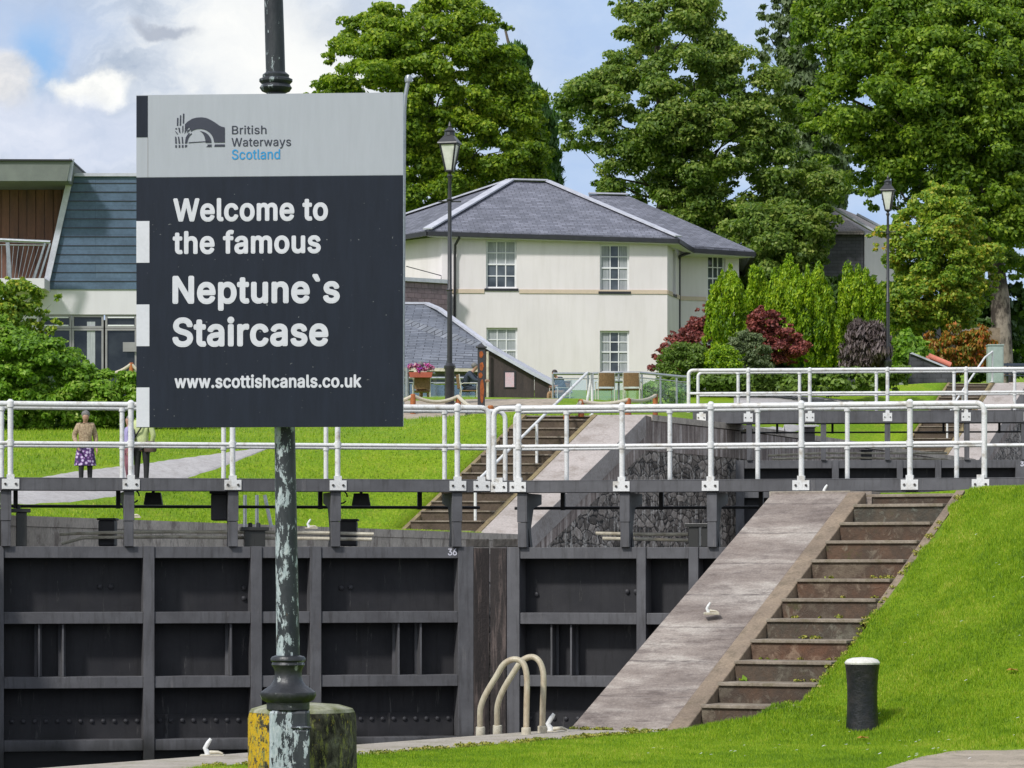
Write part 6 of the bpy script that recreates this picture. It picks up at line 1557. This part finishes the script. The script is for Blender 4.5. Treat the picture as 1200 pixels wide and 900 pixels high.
    if hair:
        h = V('head'); b = MB(); b.ball(h-fw*.04+hd*.03, .098, .098, .092, 14); b.build('hair', hair, e, world=False, smooth=True)
    if extra: extra(e, V)
    return e
ST = dict(pelvis=(0, 0, .90), waist=(0, 0, 1.06), chest=(0, .01, 1.27), neck0=(0, .01, 1.42), neck1=(0, 0, 1.465), jaw=(0, -.015, 1.515), head=(0, -.01, 1.59), crown=(0, 0, 1.635), face=(0, -1, 0),
          shL=(-.165, .01, 1.37), shR=(.165, .01, 1.37), elL=(-.215, .04, 1.10), elR=(.215, .04, 1.10), wrL=(-.20, -.06, .88), wrR=(.21, -.03, .86),
          hpL=(-.09, 0, .84), hpR=(.09, 0, .84), knL=(-.10, -.02, .47), knR=(.10, -.01, .47), anL=(-.105, .03, .09), anR=(.105, .03, .09), toL=(-.115, -.12, .035), toR=(.115, -.12, .035))
def S(**kw): d = dict(ST); d.update(kw); return d
def ground_at(px, py_feet): return hit(px, py_feet)
g1 = hit(100, 571)
k1 = (571-482.5)/(F/g1.y)/1.70
figure(g1, math.radians(14), 'grey haired person in beige top and purple floral skirt looking down on the path', S(jaw=(0, -.05, 1.505), head=(0, -.055, 1.575), crown=(0, -.035, 1.63), face=(-.1, -1, -.45), neck1=(0, -.02, 1.46), elL=(-.25, .05, 1.12), wrL=(-.20, -.15, .92), elR=(.24, .06, 1.11), wrR=(.25, -.02, .87), knL=(-.10, -.07, .48), anL=(-.10, -.03, .09), toL=(-.12, -.18, .035), shL=(-.17, -.01, 1.355), shR=(.165, .03, 1.375), waist=(0, .01, 1.06)),
       [('leggings', 'c_black', 'legs'), ('skirt', 'c_floral', 'skirt', .47, .94), ('knit_top', 'c_beige', 'top', -.09), ('shoes', 'c_black', 'shoes')], 'hair_grey', k1)
def bagx(e, V):
    MB().tube([V('shL')+Vector((.05, .11, .05)), V('chest')+Vector((0, .16, -.05)), V('waist')+Vector((.17, .10, -.05))], .018, 6).build('bag_strap', 'c_black', e, world=False, smooth=True)
    MB().lathe([(.12, -.13), (.14, -.1), (.13, .06), (.09, .1)], V('pelvis')+Vector((-.22, .12, -.02)), 14, sy=.5).build('shoulder_bag', 'bag', e, world=False, smooth=True)
g2 = hit(166, 571)
figure(g2, math.radians(172), 'person in pale lime cardigan and black trousers seen from behind, head hidden by the sign', S(elL=(-.26, -.0, 1.12)),
       [('trousers', 'c_black', 'legs'), ('cardigan', 'c_lime', 'top', -.1), ('shoes', 'c_black', 'shoes')], 'hair_dark', (571-478)/(F/g2.y)/1.70, bagx)
g3 = hit(151, 569)
figure(g3, math.radians(-70), 'person in lilac top and pink trousers mostly hidden by the white rail post', S(wrL=(-.1, -.25, 1.0), elL=(-.2, -.02, 1.1)),
       [('trousers', 'c_pink', 'legs'), ('top', 'c_lilac', 'top'), ('shoes', 'c_black', 'shoes')], 'hair_grey', (569-488)/(F/g3.y)/1.70)
# seated people on the terrace
SIT = dict(pelvis=(0, .08, .53), waist=(0, .11, .68), chest=(0, .12, .90), neck0=(0, .10, 1.05), neck1=(0, .08, 1.10), jaw=(0, .05, 1.15), head=(0, .05, 1.225), crown=(0, .06, 1.27), face=(0, -1, -.1),
           shL=(-.165, .12, 1.0), shR=(.165, .12, 1.0), elL=(-.22, -.0, .76), elR=(.22, .0, .76), wrL=(-.14, -.22, .72), wrR=(.14, -.22, .72),
           hpL=(-.09, .02, .50), hpR=(.09, .02, .50), knL=(-.12, -.36, .50), knR=(.12, -.36, .50), anL=(-.12, -.38, .09), anR=(.12, -.34, .09), toL=(-.13, -.52, .035), toR=(.13, -.48, .035))
def T_(**kw): d = dict(SIT); d.update(kw); return d
figure(ch3, math.radians(165), 'seated person in cream top with tan trousers beneath the flower box', T_(), [('trousers', 'c_tan', 'legs'), ('top', 'c_cream', 'top', .0), ('shoes', 'c_blue', 'shoes')], 'hair_grey')
figure(ch4, math.radians(78), 'seated person leaning forward in dark slate jacket beside the lamp post', T_(chest=(0, -.04, .88), neck0=(0, -.12, 1.01), neck1=(0, -.16, 1.06), jaw=(0, -.21, 1.10), head=(0, -.22, 1.175), crown=(0, -.21, 1.22), shL=(-.165, -.05, .96), shR=(.165, -.05, .96), elL=(-.2, -.26, .74), elR=(.2, -.26, .74), wrL=(-.1, -.5, .74), wrR=(.1, -.5, .74)),
       [('trousers', 'c_slate', 'legs'), ('jacket', 'c_slate', 'top', .0), ('shoes', 'c_black', 'shoes')], 'hair_grey')
g4 = TER(656, 113.5)
figure(g4, math.radians(-60), 'seated person in dark top leaning over by the end of the brown shed', T_(chest=(0, -.04, .88), neck0=(0, -.12, 1.0), neck1=(0, -.16, 1.05), jaw=(0, -.21, 1.08), head=(0, -.23, 1.15), crown=(0, -.22, 1.2), shL=(-.165, -.05, .96), shR=(.165, -.05, .96)),
       [('trousers', 'c_tan', 'legs'), ('top', 'c_slate', 'top', .0), ('shoes', 'c_black', 'shoes')], 'hair_dark')
cafe_chair(g4, math.radians(-60), 'wicker cafe chair at the end of the brown shed')
# ------------------------------------------------------------------ sky, sun, camera
SUN_AZ, SUN_EL = math.radians(-142), math.radians(43)      # azimuth from +Y, clockwise: the sun stands behind the left shoulder
w = bpy.data.worlds.new('World'); scene.world = w; w.use_nodes = True; t = w.node_tree; t.nodes.clear()
class WN(NT):
    def __init__(s): s.t = t
wn = WN()
out = wn.n('ShaderNodeOutputWorld'); bg = wn.n('ShaderNodeBackground'); bg.inputs['Strength'].default_value = .115
sky = wn.n('ShaderNodeTexSky'); sky.sky_type = 'NISHITA'; sky.sun_disc = False; sky.sun_elevation = SUN_EL; sky.sun_rotation = SUN_AZ % (2*math.pi); sky.air_density = 1.0; sky.dust_density = 1.2; sky.ozone_density = 1.5
gen = wn.n('ShaderNodeTexCoord').outputs['Generated']
def dirn(px, py): return Vector(((px-CX)/F, 1, (HY-py)/F))
wp = wn.n('ShaderNodeTexNoise'); wp.inputs['Scale'].default_value = 30; wp.inputs['Detail'].default_value = 6; wp.inputs['Roughness'].default_value = .6; wn.l(gen, wp.inputs['Vector'])
sb = wn.n('ShaderNodeVectorMath', operation='SUBTRACT'); wn.l(wp.outputs['Color'], sb.inputs[0]); sb.inputs[1].default_value = (.5, .5, .5)
sc_ = wn.n('ShaderNodeVectorMath', operation='SCALE'); wn.l(sb.outputs[0], sc_.inputs[0]); sc_.inputs['Scale'].default_value = .030
adv = wn.n('ShaderNodeVectorMath', operation='ADD'); wn.l(gen, adv.inputs[0]); wn.l(sc_.outputs[0], adv.inputs[1]); warped = adv.outputs[0]
def blob(px, py, rx, ry, soft=.5, rot=0.0):
    """soft ellipse fixed in the sky in the direction of a photo pixel"""
    d = dirn(px, py).normalized()
    m = wn.n('ShaderNodeMapping'); m.vector_type = 'POINT'; m.inputs['Location'].default_value = (-d.x*F/rx, 0, -d.z*F/ry); m.inputs['Scale'].default_value = (F/rx, 0.0001, F/ry); wn.l(warped, m.inputs['Vector'])
    L = wn.n('ShaderNodeVectorMath', operation='LENGTH'); wn.l(m.outputs[0], L.inputs[0])
    r = wn.n('ShaderNodeMapRange'); r.interpolation_type = 'SMOOTHSTEP'; r.inputs['From Min'].default_value = 1-soft; r.inputs['From Max'].default_value = 1+soft; r.inputs['To Min'].default_value = 1; r.inputs['To Max'].default_value = 0
    wn.l(L.outputs['Value'], r.inputs['Value']); return r.outputs[0]
# general broken cloud all over the sky
n1 = wn.noise(wn.mapping(gen, (1, 1, 2.2)), 2.6, 8, .6)
n2 = wn.noise(wn.mapping(gen, (1, 1, 1.5)), 22, 8, .6)
cov = wn.ramp(n1, [(.36, (0, 0, 0)), (.60, (1, 1, 1))])
cloudc = wn.ramp(n2, [(.3, (4.4, 4.8, 5.5)), (.55, (6.0, 6.2, 6.7)), (.75, (7.6, 7.6, 7.6))])
col_ = wn.mix(cov, sky.outputs[0], cloudc)
# the part of the sky the photograph looks at
front = blob(600, 250, 1100, 500, .5)
n3 = wn.noise(wn.mapping(warped, (1, 1, 1.9)), 34, 10, .62, .3)
n4 = wn.noise(wn.mapping(warped, (1, 1, 2.4), (.3, 0, .2)), 13, 7, .55)
hazeblue = wn.ramp(n4, [(.32, (2.5, 3.5, 5.3)), (.5, (3.1, 4.0, 5.5)), (.72, (4.4, 4.9, 5.7))])
view = wn.mix(blob(150, 90, 400, 210, .5), hazeblue, wn.ramp(n3, [(.28, (2.5, 3.0, 3.8)), (.5, (4.0, 4.4, 5.0)), (.72, (5.8, 5.9, 5.9))]))
view = wn.mix(wn.math('MULTIPLY', blob(10, 28, 110, 60, .5), .8), view, (2.8, 3.6, 5.1))
view = wn.mix(wn.math('MULTIPLY', blob(48, 66, 26, 46, .7), .85), view, (1.7, 3.2, 5.4))
view = wn.mix(wn.math('MULTIPLY', blob(285, 45, 60, 70, .7), .75), view, (6.4, 6.4, 6.2))
view = wn.mix(wn.math('MULTIPLY', blob(360, 95, 55, 90, .6), .85), view, (6.4, 6.4, 6.2))
view = wn.mix(wn.math('MULTIPLY', blob(2, 95, 48, 46, .3), .9), view, wn.ramp(n3, [(.35, (4.2, 4.3, 4.5)), (.6, (6.0, 5.8, 5.6))]))
view = wn.mix(blob(118, 106, 46, 22, .35), view, wn.ramp(n3, [(.35, (5.4, 5.5, 5.5)), (.55, (6.8, 6.8, 6.5))]))
view = wn.mix(wn.math('MULTIPLY', blob(70, 160, 130, 42, .35), .85), view, wn.ramp(n3, [(.3, (3.5, 4.0, 5.0)), (.7, (4.7, 5.0, 5.8))]))
view = wn.mix(wn.math('MULTIPLY', blob(200, 37, 40, 10, .5), .85), view, (2.6, 2.9, 3.5))
col_ = wn.mix(front, col_, view)
wn.l(col_, bg.inputs['Color']); wn.l(bg.outputs[0], out.inputs['Surface'])
sl = bpy.data.lights.new('sun', 'SUN'); sl.energy = 2.3; sl.angle = math.radians(5); sl.color = (1, .975, .95)
so = bpy.data.objects.new('sun', sl); COL.objects.link(so)
sd = Vector((math.sin(SUN_AZ)*math.cos(SUN_EL), math.cos(SUN_AZ)*math.cos(SUN_EL), math.sin(SUN_EL)))
so.rotation_euler = sd.to_track_quat('Z', 'Y').to_euler(); so.location = (-20, 0, 40)
cd = bpy.data.cameras.new('camera'); cd.sensor_width = 36; cd.lens = F/1200*36; cd.shift_y = (HY-450)/1200; cd.clip_end = 6000; cd.clip_start = .5
co_ = bpy.data.objects.new('camera', cd); COL.objects.link(co_); co_.location = (0, 0, 0); co_.rotation_euler = (math.pi/2, 0, 0); scene.camera = co_
scene.render.resolution_x = 1024; scene.render.resolution_y = 768
vs = scene.view_settings; vs.view_transform = 'Standard'; vs.look = 'None'; vs.exposure = 0.5; vs.gamma = 1
scene.cycles.use_denoising = True

fallen(1187, 797, 'single curled orange leaf lying on the near grass slope')
fallen(1012, 872, 'single brown leaf lying on the grass below the short bollard')
